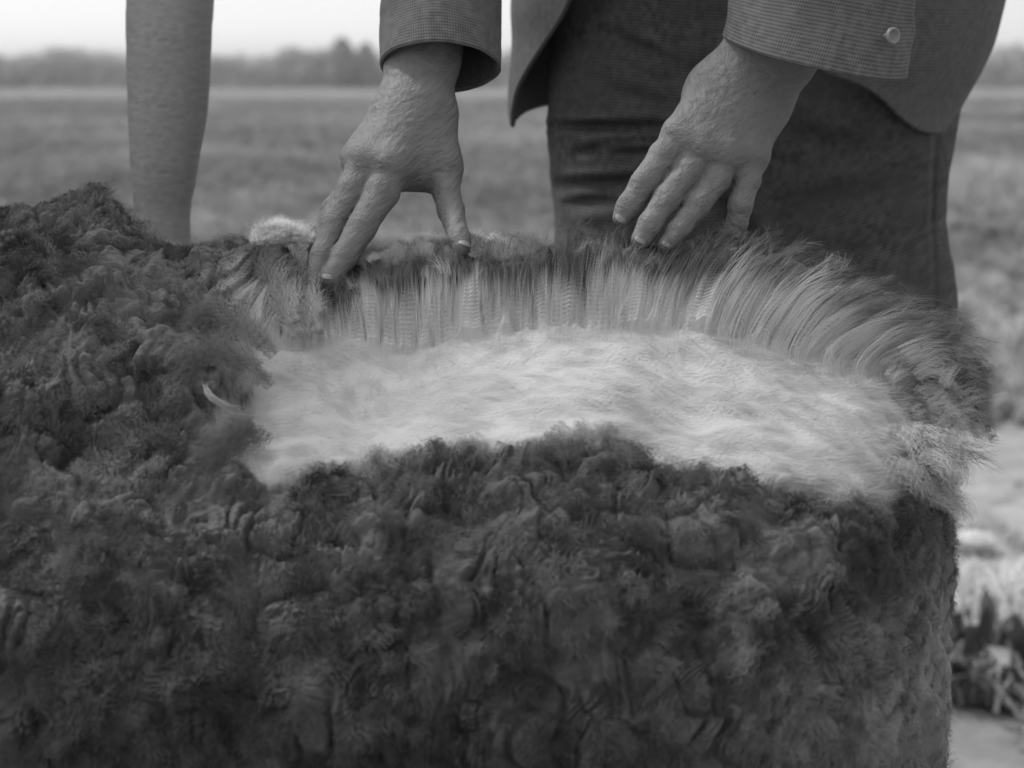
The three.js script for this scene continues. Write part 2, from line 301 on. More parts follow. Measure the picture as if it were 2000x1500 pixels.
function gridNormals() {
  const idx = []; for (let i = 0; i + 1 < NC; i++) for (let j = 0; j < ROWS; j++) { const a = G.id(i, j), b = G.id(i + 1, j), c = G.id(i + 1, j + 1), d = G.id(i, j + 1); idx.push(a, b, c, a, c, d); }
  for (const [i, f] of [[0, 0], [NC - 1, 1]]) for (let j = 1; j + 1 < ROWS; j++) idx.push(...(f ? [G.id(i, 0), G.id(i, j + 1), G.id(i, j)] : [G.id(i, 0), G.id(i, j), G.id(i, j + 1)]));
  const g = geoFrom(G.p.slice(), idx); G.n = g.attributes.normal.array; G.idx = idx; return g;
}
gridNormals();
{ // lumps, locks and hollows of the matted outer wool; soft folds on the white
  const q = new Float32Array(G.p);
  COLS.forEach((u, i) => {
    const o0 = u;
    for (let j = 0; j < ROWS; j++) {
      const k = G.id(i, j), x = G.p[k * 3], y = G.p[k * 3 + 1], z = G.p[k * 3 + 2];
      const o = openAt(o0 + (o0 < 1000 ? 70 : 60) * fbm(x * 22, y * 26, z * 26, 2) * 1.6), wob = 26 * fbm(u * 0.012, j * 0.02, 4, 3);
      let inside = o * sst(LIPROW - 7, LIPROW + 8, j + wob * 0.45) * (1 - sst(TIPROW - 6, TIPROW + 2, j));
      G.white[k] = clamp(inside);
      const wx = x + 0.010 * noise(x * 45, y * 45, z * 45), wy = y - z + 0.010 * noise(x * 45 + 9, y * 45, z * 45);
      const lump = 0.0085 * fbm(wx * 32, wy * 22, 3, 2) * 2, th = 1.5 * noise(x * 11, y * 11, z * 11), amp = sst(-0.4, 0.3, noise(x * 30, y * 22, z * 30 + 4));
      const g1 = Math.exp(-Math.pow(noise(wx * 66, wy * 26, 2.5) / 0.12, 2)), g2 = Math.exp(-Math.pow(noise(wx * 125 + 5, wy * 48, 6.5) / 0.16, 2)), g3 = Math.exp(-Math.pow(noise(wx * 180 + 5, wy * 120, 8.5) / 0.2, 2));
      const crimp = 0.0021 * amp * Math.sin(6.283 * (wx * Math.cos(th) + wy * Math.sin(th) * 0.8) / 0.0038 + 1.5 * noise(x * 90, y * 90, z * 90));
      const rid = -0.0065 * g1 - 0.0034 * g2 - 0.0014 * g3 + 0.003, fine = crimp + 0.0010 * noise(x * 260, y * 200, z * 260);
      const soft = 0.005 * fbm(x * 14, y * 30, z * 30, 3) + 0.0018 * noise(x * 45, y * 110, z * 80) + 0.0004 * noise(x * 120, y * 260, z * 200);
      const wl = openAt(u) * sst(ROOTROW - 3, ROOTROW + 3, j) * (1 - sst(TIPROW - 8, TIPROW + 2, j)); G.wall[k] = wl;
      let d = lerp(lump + rid + fine, soft, G.white[k]);
      if (wl > 0.01) { // columns of staples with narrow gaps, crimped across
        const v = clamp((j - ROOTROW) / (TIPROW - ROOTROW)), a = rootOf(u, v), gap = Math.exp(-Math.pow(noise(a / 33 + 0.3 * noise(v * 2, a / 60, 4), 0.5 + v * 0.9, 7) / 0.11, 2)), gap2 = Math.exp(-Math.pow(noise(a / 13, 0.5 + v * 0.8, 17) / 0.16, 2));
        const fl = 0.0055 * noise(a / 26, v * 0.8, 3) + 0.003 - 0.0095 * gap * (0.35 + 0.65 * v) - 0.0022 * gap2 * v + 0.0012 * noise(a / 5, v * 2, 8);
        const cr = 0.0009 * Math.sin(6.283 * v * 0.078 / 0.0032 + 2.2 * noise(a / 30, v * 2, 6) + 0.8 * noise(a / 9, v * 6, 6)) * (1 - 0.6 * v) * (1 - gap);
        d = lerp(d, fl + cr, wl);
        G.tone[k] = wallShade(a, v, 0.06 * noise(a / 7, v * 4, 3), 0.095 + 0.05 * noise(a / 20, 4, 4) + 0.1 * sst(1300, 1600, a)) ;
      }
      for (let c = 0; c < 3; c++) q[k * 3 + c] += G.n[k * 3 + c] * d;
    }
  });
  G.p = q; gridNormals();
}
const dirt = (x, y, z) => 0.128 + 0.045 * fbm(x * 9, y * 9, z * 9, 3) * 2 + 0.17 * sst(0.06, 0.2, x) * sst(0.6, 0.53, y) * (1 - 0 * z) + 0.12 * sst(0.22, 0.28, x) * sst(0.6, 0.66, y) - 0.02 * sst(-0.05, 0.1, x) * sst(0.5, 0.6, y);
const WHITE = 0.53;

// ------------------------------------------------------------------ sheep
const sheep = thing('sheep', 'woolly sheep with its dark fleece parted to show the white wool inside', 'sheep');
{
  const col = new Float32Array(NC * ROWS * 3), uv = new Float32Array(NC * ROWS * 2);
  for (let k = 0; k < NC * ROWS; k++) {
    const x = G.p[k * 3], y = G.p[k * 3 + 1], z = G.p[k * 3 + 2], w = G.white[k];
    const c = lerp(clamp(dirt(x, y, z) * 0.85, 0.03, 0.3), WHITE + 0.07 * fbm(x * 20, y * 40, z * 30, 3), Math.pow(w, 1.2));
    const cw = lerp(c, G.tone[k], G.wall[k] * (G.tone[k] > 0 ? 1 : 0)); col[k * 3] = col[k * 3 + 1] = col[k * 3 + 2] = cw; uv[k * 2] = x; uv[k * 2 + 1] = y - z;
  }
  const loft = geoFrom(G.p, G.idx, { color: col, uv, normal: G.n });
  // head, neck end, legs: smooth flesh joined to the body
  const legs = [[-0.3, -1.08], [-0.3, -1.32], [0.1, -1.14], [0.1, -1.3]].map(([x, z], i) => chain([{ p: V3(x, 0.45, z), r: 0.065 }, { p: V3(x + (i > 1 ? 0.05 : 0), 0.28, z), r: 0.036 }, { p: V3(x + (i > 1 ? 0.02 : 0.01), 0.05, z), r: 0.021 }, { p: V3(x - 0.02, 0.018, z), r: 0.026 }])).flat();
  const head = chain([{ p: V3(-0.46, 0.72, -1.2), r: 0.09 }, { p: V3(-0.64, 0.82, -1.2), r: 0.085 }, { p: V3(-0.74, 0.87, -1.2), r: 0.08 }, { p: V3(-0.87, 0.79, -1.2), r: 0.05 }, { p: V3(-0.93, 0.755, -1.2), r: 0.04 }]);
  for (const s of [-1, 1]) head.push(cap(V3(-0.69, 0.91, -1.2 + s * 0.07), V3(-0.66, 0.88, -1.2 + s * 0.17), 0.022, 0.014));
  const f = blend([...legs, ...head], 0.04), m = nets(f, [-1.0, -0.02, -1.48], [0.4, 1.16, -0.95], 0.011);
  const n = m.pos.length / 3, c2 = new Float32Array(n * 3).fill(0.16), uv2 = new Float32Array(n * 2);
  const flesh = geoFrom(m.pos, m.idx, { normal: m.nor, color: c2, uv: uv2 });
  const woolBump = tex(512, 512, (u, v) => 0.5 + 0.9 * tnoise(u, v, 30, 4, 77)); woolBump.repeat.set(1 / 0.06, 1 / 0.06);
  obj('body', mergeGeometries([loft, flesh]), new THREE.MeshStandardMaterial({ vertexColors: true, roughness: 1, bumpMap: woolBump, bumpScale: 0.0006 }), sheep);
}
// ribbons: each fibre a thin strip with the shade of its wool along it
class Fibres {
  constructor() { this.pos = []; this.nor = []; this.col = []; this.idx = []; }
  add(pts, w, shade, out) {
    const s = this.pos.length / 3, n = pts.length, tg = V3(), side = V3(), nn = V3();
    for (let i = 0; i < n; i++) {
      tg.subVectors(pts[Math.min(n - 1, i + 1)], pts[Math.max(0, i - 1)]).normalize(); side.crossVectors(tg, out).normalize(); nn.crossVectors(side, tg).normalize();
      const k = w * (1 - 0.75 * Math.pow(i / (n - 1), 3)), c = shade(i / (n - 1));
      for (const q of [-1, 1]) { this.pos.push(pts[i].x + side.x * k * q, pts[i].y + side.y * k * q, pts[i].z + side.z * k * q); this.nor.push(nn.x + side.x * 0.6 * q, nn.y + side.y * 0.6 * q, nn.z + side.z * 0.6 * q); this.col.push(c, c, c); }
      if (i) { const a = s + i * 2 - 2; this.idx.push(a, a + 1, a + 2, a + 1, a + 3, a + 2); }
    }
  }
  geo() { return geoFrom(this.pos, this.idx, { normal: this.nor, color: this.col }); }
}
// a tuft grows along +Y (unit = 1 m), its fibres crimped together and drawn to a soft point
function tuft(seed, { n, len, spread, crimp, period, tipFlare, shade, w, bend, flat }) {
  const r = rng(seed), f = new Fibres();
  for (let i = 0; i < n; i++) {
    const a = r() * 6.283, q = Math.sqrt(r()) * spread, l = len * (0.55 + 0.5 * r()), ph = 0.9 * r(), ca = Math.cos(a), sa = Math.sin(a), pts = [], segs = Math.max(6, Math.round(l / period * 5)), br = bend * (0.6 + 0.8 * r()), fl = tipFlare * (r() - 0.3), tone = 0.8 + 0.4 * r();
    const dx = (r() - 0.5) * 0.35, dz = (r() - 0.5) * 0.35;
    for (let k = 0; k <= segs; k++) {
      const t = k / segs, y = l * t, c = crimp * Math.sin(6.283 * y / period + ph) * (0.4 + 0.6 * t), rad = q * (1 - 0.35 * t) + fl * t * t;
      pts.push(V3(ca * rad + c + dx * y * t, y * (1 - 0.25 * br * t), sa * rad + 0.6 * c * Math.cos(ph * 7) + br * l * t * t + dz * y * t));
    }
    f.add(pts, w * (0.7 + 0.6 * r()), t => shade(t) * (flat ? 0.5 + 0.5 * tone : tone), flat ? V3(0.15 * ca, 0.1, 1) : V3(ca, 0.1, sa));
  }
  return f.geo();
}
function placeTuft(list, p, dir, roll, s, c) {                // roll: an angle, or the direction its upper side faces
  const y = dir.clone().normalize(), ref = roll.isVector3 ? roll : Math.abs(y.y) > 0.95 ? V3(1, 0, 0) : V3(0, 1, 0), x = V3().crossVectors(y, ref).normalize(), z = V3().crossVectors(x, y), m = new THREE.Matrix4(), cr = roll.isVector3 ? 1 : Math.cos(roll), sr = roll.isVector3 ? 0 : Math.sin(roll);
  const X = x.clone().multiplyScalar(cr).addScaledVector(z, sr), Z = z.clone().multiplyScalar(cr).addScaledVector(x, -sr);
  m.makeBasis(X.multiplyScalar(s), y.clone().multiplyScalar(s), Z.multiplyScalar(s)).setPosition(p); list.push({ m, c });
}
const gp = (i, j, a) => { const k = G.id(i, j) * 3; return V3(a[k], a[k + 1], a[k + 2]); };
// a matted staple end: crimped fibres lying together, their ends curled back into the fleece
function stapleEnd(seed, L, wid, n, curl, wild = 1) {
  const r = rng(seed), f = new Fibres(), ph0 = r() * 6, side = rr(-1, 1, r);
  for (let i = 0; i < n; i++) {
    const a = r() * 6.283, q = Math.sqrt(r()) * wid, l = L * rr(0.6, 1.1, r), N = 18, pts = [], tn = rr(0.75, 1.3, r), x0 = Math.cos(a) * q, z0 = Math.sin(a) * q * 0.5, ph = ph0 + rr(-0.4, 0.4, r), cu = curl * rr(0.5, 1.6, r), hd0 = wild * rr(-0.9, 0.9, r), cs = wild * (side * 1.2 + rr(-2.4, 2.4, r)) + (1 - wild) * side;
    let x = x0, y = -0.002, z = z0, h = hd0, e = rr(-0.1, 0.25, r); pts.push(V3(x, y, z));
    for (let k = 1; k <= N; k++) {
      const t = k / N, st = l / N; h += cs * 0.13 * t; e += (cu * 0.16) * t - 0.02;
      const c = 0.00055 * Math.cos(6.283 * t * l / 0.0042 + ph) * 1.4;
      x += Math.sin(h) * st * Math.cos(e); y += Math.cos(h) * st * Math.cos(e); z += Math.sin(e) * st * 0.6;
      const wv = 0.00055 * Math.sin(6.283 * t * l / 0.0042 + ph); pts.push(V3(x + wv * Math.cos(h), y - wv * Math.sin(h), z + wv * 0.7));
    }
    f.add(pts, rr(0.00006, 0.0001, r), t => tn * (0.9 + 0.2 * t), V3(0.2 * Math.cos(a), 0.1, 1));
  }
  return f.geo();
}
{ // outer wool: matted dark staple ends all over the sheep, and soft white wool in the parting
  const r = rng(303), dark = [[], [], [], [], [], []], fluff = [[], [], []], wisps = [[], []];
  const tries = 90000;
  for (let q = 0; q < tries; q++) {
    const i = Math.floor(r() * (NC - 2)), j = Math.floor(r() * ROWS), k = G.id(i, j);
    const p = gp(i, j, G.p), e1 = gp(i + 1, j, G.p).sub(p), e2 = gp(i, j + 1, G.p).sub(p), area = V3().crossVectors(e1, e2).length();
    const u = COLS[i], vis = j > 10 && j < TIPROW + 12, w = G.white[k], n = gp(i, j, G.n);
    p.addScaledVector(e1, r()).addScaledVector(e2, r());
    const inWall = openAt(u) > 0.6 && j > ROOTROW - 4 && j < TIPROW - 4;
    if (w < 0.5) {
      if (r() > area / (vis ? 2.0e-5 : 4e-5)) continue;
      if (inWall) continue;
      const fx = 1.7 * fbm(p.x * 17, p.y * 17, p.z * 17, 2), fy = 1.7 * fbm(p.x * 17 + 40, p.y * 17, p.z * 17, 2);
      const flow = V3(fx, -0.55 + fy, 0.35 * noise(p.x * 25, p.y * 25, 3)); flow.addScaledVector(n, -flow.dot(n)).normalize();
      const dir = flow.addScaledVector(n, 0.16 * r() * r() - 0.02).add(V3(r() - 0.5, r() - 0.5, r() - 0.5).multiplyScalar(0.7));
      p.addScaledVector(n, -0.0028 + 0.0018 * r());
      placeTuft(dark[Math.floor(r() * 6)], p, dir, n, 0.7 + 0.75 * r(), clamp(dirt(p.x, p.y, p.z) * (1 + 0.75 * noise(p.x * 65, p.y * 55, p.z * 65)) * (0.85 + 0.3 * r()), 0.03, 0.4));
    } else {
      if (r() > area / 2.4e-5) continue;
      if (inWall) continue;
      const tj = e2.clone().normalize(), al = fbm(p.x * 9, p.y * 12, p.z * 12, 2) * 2.6 + rr(-0.9, 0.9, r), along = V3(Math.cos(al), 0, 0).addScaledVector(tj, Math.sin(al)).addScaledVector(n, 0.0 + 0.05 * r());
      const ed = sst(0.5, 0.92, w);
      if (ed < 0.75 && r() < 0.6) { placeTuft(wisps[r() < 0.5 ? 0 : 1], p.addScaledVector(n, -0.002), V3(rr(-0.5, 0.5, r), -0.5 - r(), 0.5), r() * 6.28, 0.6 + 0.6 * r(), lerp(0.3, WHITE, ed)); continue; }
      p.addScaledVector(n, -0.0012);
      placeTuft(fluff[Math.floor(r() * 3)], p, along, n, 0.8 + 0.6 * r(), lerp(0.4, WHITE, ed) * (0.96 + 0.08 * r()));
    }
  }
  dark.forEach((l, v) => instances('outer_wool', stapleEnd(400 + v, rr(0.011, 0.016, r), rr(0.005, 0.0075, r), 64, rr(0.1, 0.5, r), 0.45), M.wool, l, sheep));
  fluff.forEach((l, v) => instances('inner_wool', tuft(500 + v, { n: 22, len: 0.022, spread: 0.0035, crimp: 0.0004, period: 0.007, tipFlare: 0.002, shade: () => 1, w: 0.00005, bend: 0.05, flat: true }), M.wool, l, sheep));
  wisps.forEach((l, v) => instances('inner_wool', tuft(540 + v, { n: 40, len: 0.022, spread: 0.003, crimp: 0.0006, period: 0.005, tipFlare: 0.006, shade: t => 1 - 0.35 * t, w: 0.00007, bend: 0.6 }), M.wool, l, sheep));
}
// ------------------------------------------------------------------ the standing wall of opened staples behind the parting
{
  const r = rng(909), wallFuzz = [[], [], []];
  let made = 0;
  function lock(u, layer) {
    const tu = rootTip(u) + rr(-10, 10, r), ry = rootY(u) + rr(-3, 8, r) + layer * 2, ty = tipY(tu) + rr(-12, 18, r) + (layer === 0 ? 38 : 14);
    const dB = 1.128 + 0.012 * layer, dT = 1.166 + 0.012 * layer, right = sst(1300, 1600, u), edge = sst(1650, 1830, u);
    const A = at(u + rr(-6, 6, r), ry, dB + rr(-0.004, 0.004, r) + edge * 0.03), C = at(tu, ty, dT + rr(-0.006, 0.008, r) + edge * 0.01), B = at(lerp(u, tu, 0.42), lerp(ry, ty, 0.62) - 12 * right, lerp(dB, dT, 0.55) - 0.007 - 0.006 * r());
    const E = C.clone().add(V3(rr(-0.006, 0.01, r) + 0.014 * right, rr(-0.004, 0.002, r) - 0.004 * right, -0.012));
    const curve = new THREE.CatmullRomCurve3([A.clone().add(V3(0, -0.012, 0.004)), A, B, C, E]);
    const L = curve.getLength(), wid = rr(0.006, 0.0125, r) * (1 - 0.4 * right), ROW = 100, fr = [], vup = V3(0, 0, 1), pts = curve.getSpacedPoints(ROW), f = new Fibres();
    const dk = rr(0.07, 0.16, r) * (1 + 1.1 * right), jl = rr(-0.1, 0.1, r) * (1 + right), tone = rr(0.88, 1.05, r), t0y = 0.012 / L, t1y = 1 - 0.014 / L;
    for (let k = 0; k <= ROW; k++) { const tg = V3().subVectors(pts[Math.min(ROW, k + 1)], pts[Math.max(0, k - 1)]).normalize(), sx = V3().crossVectors(tg, vup).normalize(); fr.push([tg, sx, V3().crossVectors(sx, tg).normalize()]); }
    const shadeAt = (t, jit) => clamp(tone * wallShade(u, clamp((t - t0y) / (t1y - t0y)), jl + jit, dk), 0.05, 0.9), ph0 = r() * 6;
    const rad = t => wid * (0.85 + 0.3 * Math.sin(Math.PI * Math.min(1, t * 1.1))) * (1 - 0.5 * sst(0.6, 1, t));
    for (let q = 0; q < 34 + 30 * right; q++) {
      const a = rr(-1, 1, r), b = rr(-0.3, 0.3, r), t0 = rr(0, 0.5, r) * (r() < 0.7), t1 = rr(0.72, 1.0, r), P = [], ph = ph0 + rr(-1.2, 1.2, r), fly = 0.007 * r() * r() * (1 + 1.3 * right), fa = r() * 6.283, N = 62, dr = rr(-0.4, 0.4, r), ms = r() * 50, ma = rr(0.0005, 0.0022, r);
      for (let k = 0; k <= N; k++) {
        const t = lerp(t0, t1, k / N), kk = Math.min(ROW, Math.round(t * ROW)), [tg, sx, sz] = fr[kk], cr = 0.00022 * Math.sin(6.283 * t * L / 0.0032 + ph) + ma * noise(t * 4, ms, q), e = fly * sst(0.4, 1, k / N), rd = rad(t);
        P.push(pts[kk].clone().addScaledVector(tg, (t - kk / ROW) * L).addScaledVector(sx, (a + dr * k / N) * rd + cr + e * Math.cos(fa)).addScaledVector(sz, b * rd * (1 - 0.6 * a * a) + cr * 0.6 + e * Math.sin(fa)));
      }
      const jit = rr(-0.09, 0.09, r);
      f.add(P, rr(0.00004, 0.00008, r) * (1 + 0.5 * right), t => shadeAt(lerp(t0, t1, t), jit), V3(0.5 * a, 0.1, 1));
    }
    obj(numberedPart('wool_staple', made++), f.geo(), M.wool, sheep);
    for (let q = 0; q < 6; q++) { const t = rr(0.55, 0.95, r), kk = Math.round(t * ROW), [tg, sx, sz] = fr[kk]; const p = pts[kk].clone().addScaledVector(sx, rr(-1, 1, r) * wid * 0.8).addScaledVector(sz, rr(0, 0.6, r) * wid * 0.5); placeTuft(wallFuzz[q % 3], p, tg.clone().addScaledVector(sx, rr(-0.35, 0.35, r)).addScaledVector(sz, rr(-0.1, 0.2, r)), r() * 6.28, rr(0.5, 1, r), clamp(shadeAt(t, 0) * rr(0.9, 1.4, r), 0.06, 0.85)); }
  }
  function numberedPart(n, k) { return k ? `${n}_${String(k).padStart(3, '0')}` : n; }
  for (let layer = 1; layer >= 0; layer--) for (let u = 500; u < 1775; u += (layer === 0 ? rr(26, 52, r) : 30) * (1 - 0.3 * sst(1250, 1500, u))) lock(u + rr(-8, 8, r), layer);
  wallFuzz.forEach((l, v) => instances('wool_tip', tuft(600 + v, { n: 18, len: 0.022, spread: 0.004, crimp: 0.0004, period: 0.004, tipFlare: 0.004, shade: t => 1, w: 0.00009, bend: 0.3 }), M.wool, l, sheep));
}

{ // curled locks beside the parting: a pale tuft on the ridge, drooping staples at its left end, a loose white wisp
  const r = rng(77), pale = [[], []];
  for (let k = 0; k < 240; k++) { const x = 545 + 56 * (r() + r() - 1), p = at(x, 452 + 26 * (r() - 0.5) + Math.abs(x - 540) * 0.3, 1.195 + 0.02 * r()); placeTuft(pale[k % 2], p, V3(0.9 * (r() - 0.2), 0.35 * (r() - 0.1), 0.7 * (r() - 0.6)), V3(0, 1, 0.3), rr(0.7, 1.1, r), rr(0.7, 0.9, r)); }
  for (let k = 0; k < 130; k++) { const x = rr(690, 985, r), y = tipY(x) + 2 + 10 * noise(x / 14, 2, 5) + 4 * r(); placeTuft(pale[k % 2], at(x, y, 1.188 + 0.012 * r()), V3(rr(-1, 1, r), 0.25 * r(), -0.8 * r()), V3(0, 1, 0.3), rr(0.45, 0.75, r), rr(0.45, 0.8, r)); }
  pale.forEach((l, v) => instances('pale_tuft', stapleEnd(450 + v, 0.014, 0.006, 40, 0.4), M.wool, l, sheep));
  const locks = [[], []];
  function drape(path, wid, c0, c1, n) { const c = new THREE.CatmullRomCurve3(path); for (let k = 0; k < n; k++) { const t = k / n, p = c.getPoint(t), tg = c.getTangent(t); p.add(V3(rr(-1, 1, r) * wid, rr(-1, 1, r) * wid, rr(-0.6, 0.6, r) * wid)); placeTuft(locks[k % 2], p, tg.add(V3(rr(-0.35, 0.35, r), rr(-0.35, 0.35, r), rr(-0.2, 0.2, r))), V3(0, 0.3, 1), rr(0.8, 1.3, r), lerp(c0, c1, sst(0.15, 0.8, t)) * rr(0.75, 1.25, r)); } }
  drape([at(585, 650, 1.125), at(560, 590, 1.135), at(525, 530, 1.15), at(505, 495, 1.17)], 0.004, 0.5, 0.08, 26);
  drape([at(625, 650, 1.127), at(610, 600, 1.138), at(590, 560, 1.15), at(575, 520, 1.17)], 0.004, 0.5, 0.08, 22);
  drape([at(520, 690, 1.075), at(465, 640, 1.08), at(425, 612, 1.082), at(395, 640, 1.08)], 0.004, 0.34, 0.15, 24);
  drape([at(520, 740, 1.06), at(455, 705, 1.052), at(405, 695, 1.05), at(380, 725, 1.05)], 0.004, 0.3, 0.14, 20);
  drape([at(515, 830, 1.036), at(465, 850, 1.024), at(425, 890, 1.01), at(400, 950, 1.0)], 0.005, 0.2, 0.09, 24);
  for (let k = 0; k < 9; k++) { const x = rr(520, 1780, r), y = lipY(x) + 26; drape([at(x, y - 20, 1.035), at(x + rr(-15, 15, r), y - 6, 1.026), at(x + rr(-35, 35, r), y + rr(-6, 16, r), 1.012)], 0.004, rr(0.2, 0.5, r), 0.12, 8); }
  for (const [a, b, c] of [[[1760, 750], [1830, 705], [1900, 690]], [[1790, 780], [1850, 745], [1915, 745]], [[1800, 810], [1860, 785], [1915, 800]], [[1740, 730], [1800, 670], [1860, 640]], [[1830, 830], [1880, 815], [1918, 838]]]) drape([at(...a, 1.13), at(...b, 1.16), at(...c, 1.19)], 0.009, 0.5, 0.25, 26);
  for (const [x, y, d] of [[1790, 850, 1.09], [1815, 905, 1.08], [1838, 955, 1.085], [1775, 930, 1.06], [1850, 870, 1.11]]) drape([at(x - 30, y - 12, d), at(x, y, d - 0.004), at(x + 24, y + 14, d)], 0.007, 0.5, 0.2, 9);
  locks.forEach((l, v) => instances('wool_lock', stapleEnd(470 + v, 0.024, 0.0045, 44, 0.15, 0.22), M.wool, l, sheep));
  function hank(path, w0, c0, c1, n, name) {
    const c = new THREE.CatmullRomCurve3(path), L = c.getLength(), N = 48, P = c.getSpacedPoints(N), f = new Fibres();
    for (let q = 0; q < n; q++) { const a = r() * 6.283, e = Math.sqrt(r()) * w0, t0 = rr(0, 0.3, r), t1 = rr(0.6, 1, r), F0 = [], tn = rr(0.7, 1.2, r); for (let k = 0; k <= N; k++) { const t = lerp(t0, t1, k / N), kk = Math.round(t * N), g = e * (0.5 + 0.7 * Math.sin(Math.PI * clamp(0.15 + 0.85 * t))), cr = 0.0005 * noise(t * 8, q, 1); F0.push(P[kk].clone().add(V3(Math.cos(a) * g + cr, Math.sin(a) * g + cr, Math.sin(a * 2 + 1) * g * 0.6))); } f.add(F0, 0.00012, t => lerp(c0, c1, t) * tn, V3(Math.cos(a) * 0.4, Math.sin(a) * 0.4 + 0.2, 1)); }
    obj(name, f.geo(), M.wool, sheep);
  }
  hank([at(398, 748, 1.045), at(410, 772, 1.04), at(436, 790, 1.037), at(478, 797, 1.037)], 0.0016, 0.5, 0.45, 40, 'wool_wisp');
}
// ------------------------------------------------------------------ the man: hands, clothes
const man = thing('person', 'man standing behind the sheep in dark trousers and open jacket, spreading its wool', 'person');
const J = (px, py, d, r) => ({ p: at(px, py, d), r: toM(r, d) });
const nails = [];
function makeHand({ palm, fingers, knuckles, arm }) {
  const dPalm = blend(palm.map(c => chain(c)).flat().concat(arm.map(c => chain(c)).flat()), 0.016);
  const dF = fingers.map(f => blend(chain(f.j.map((q, i) => ({ p: q.p, r: q.r * (f.hidden || f.thumb || i === 0 ? 1 : 1.08) }))), 0.004));
  const creases = [];
  for (const f of fingers) for (const [i, amp] of [[2, 1], [3, 0.6]]) if (f.j[i] && i < f.j.length - 1 && !f.hidden) creases.push({ p: f.j[i].p, t: V3().subVectors(f.j[i + 1].p, f.j[i - 1].p).normalize(), r: f.j[i].r, amp: amp * 0.00055 });
  const kn = knuckles.map(k => [k.p, k.r]);
  return (x, y, z) => {
    let p = dPalm(x, y, z); for (const [c, rd] of kn) p = smin(p, Math.hypot(x - c.x, y - c.y, z - c.z) - rd, 0.012);
    let d = p; for (const f of dF) { const a = smin(p, f(x, y, z), 0.0055); d = d < a ? smin(d, a, 0.0012) : smin(d, a, 0.0012); }
    if (Math.abs(d) < 0.004) {
      for (const c of creases) { const dx = x - c.p.x, dy = y - c.p.y, dz = z - c.p.z, l2 = dx * dx + dy * dy + dz * dz; if (l2 < c.r * c.r * 4) { const s = dx * c.t.x + dy * c.t.y + dz * c.t.z; d += c.amp * Math.exp(-s * s / 1.8e-5) * (0.5 + 0.5 * Math.cos(s * 6.283 / (0.0034 + 0.0012 * noise(x * 60, y * 60, z * 60)) + 0.5 + 1.2 * noise(x * 170, y * 170, 1))) * (0.6 + 0.5 * noise(x * 200, y * 90, z * 200)); } }
      d += 0.0003 * noise(x * 130, y * 220, z * 160) + 0.00014 * noise(x * 330, y * 560, z * 400);
    }
    return d;
  };
}
const hr = {
  arm: [[J(790, 215, 1.245, 46), J(808, 110, 1.265, 46), J(860, -120, 1.31, 62)], [J(836, 215, 1.25, 43), J(840, 110, 1.27, 48), J(870, -120, 1.31, 62)]],
  palm: [
    [J(822, 225, 1.243, 40), J(768, 322, 1.212, 37)], [J(795, 225, 1.243, 42), J(719, 312, 1.216, 35)], [J(780, 228, 1.25, 38), J(702, 310, 1.232, 34)], [J(780, 230, 1.26, 36), J(700, 312, 1.252, 30)],
    [J(846, 232, 1.25, 38), J(862, 322, 1.232, 35)], [J(772, 335, 1.222, 34), J(855, 336, 1.235, 32)], [J(800, 280, 1.24, 52), J(820, 300, 1.24, 50)],
  ],
  knuckles: [J(766, 322, 1.203, 23), J(714, 314, 1.212, 19)],
  fingers: [
    { j: [J(770, 325, 1.213, 34), J(745, 376, 1.202, 31), J(706, 444, 1.186, 26), J(673, 500, 1.174, 23), J(645, 543, 1.163, 19)], nail: [-0.25, 0.5, 0.85] },
    { j: [J(714, 320, 1.216, 33), J(689, 372, 1.206, 28), J(652, 436, 1.192, 22.5), J(628, 500, 1.178, 20), J(612, 550, 1.166, 16)], nail: [-0.45, 0.45, 0.8] },
    { j: [J(706, 312, 1.234, 29), J(684, 365, 1.228, 25), J(650, 425, 1.222, 21), J(625, 480, 1.208, 18), J(613, 515, 1.2, 15)], hidden: true },
    { j: [J(704, 314, 1.253, 25), J(682, 365, 1.25, 22), J(648, 408, 1.245, 19), J(625, 455, 1.237, 16), J(612, 485, 1.23, 14)], hidden: true },
    { j: [J(858, 310, 1.236, 33), J(866, 350, 1.228, 31), J(881, 412, 1.21, 25), J(897, 466, 1.182, 21), J(901, 484, 1.176, 18)], nail: [0.5, 0.2, 0.85], thumb: true },
  ],
};
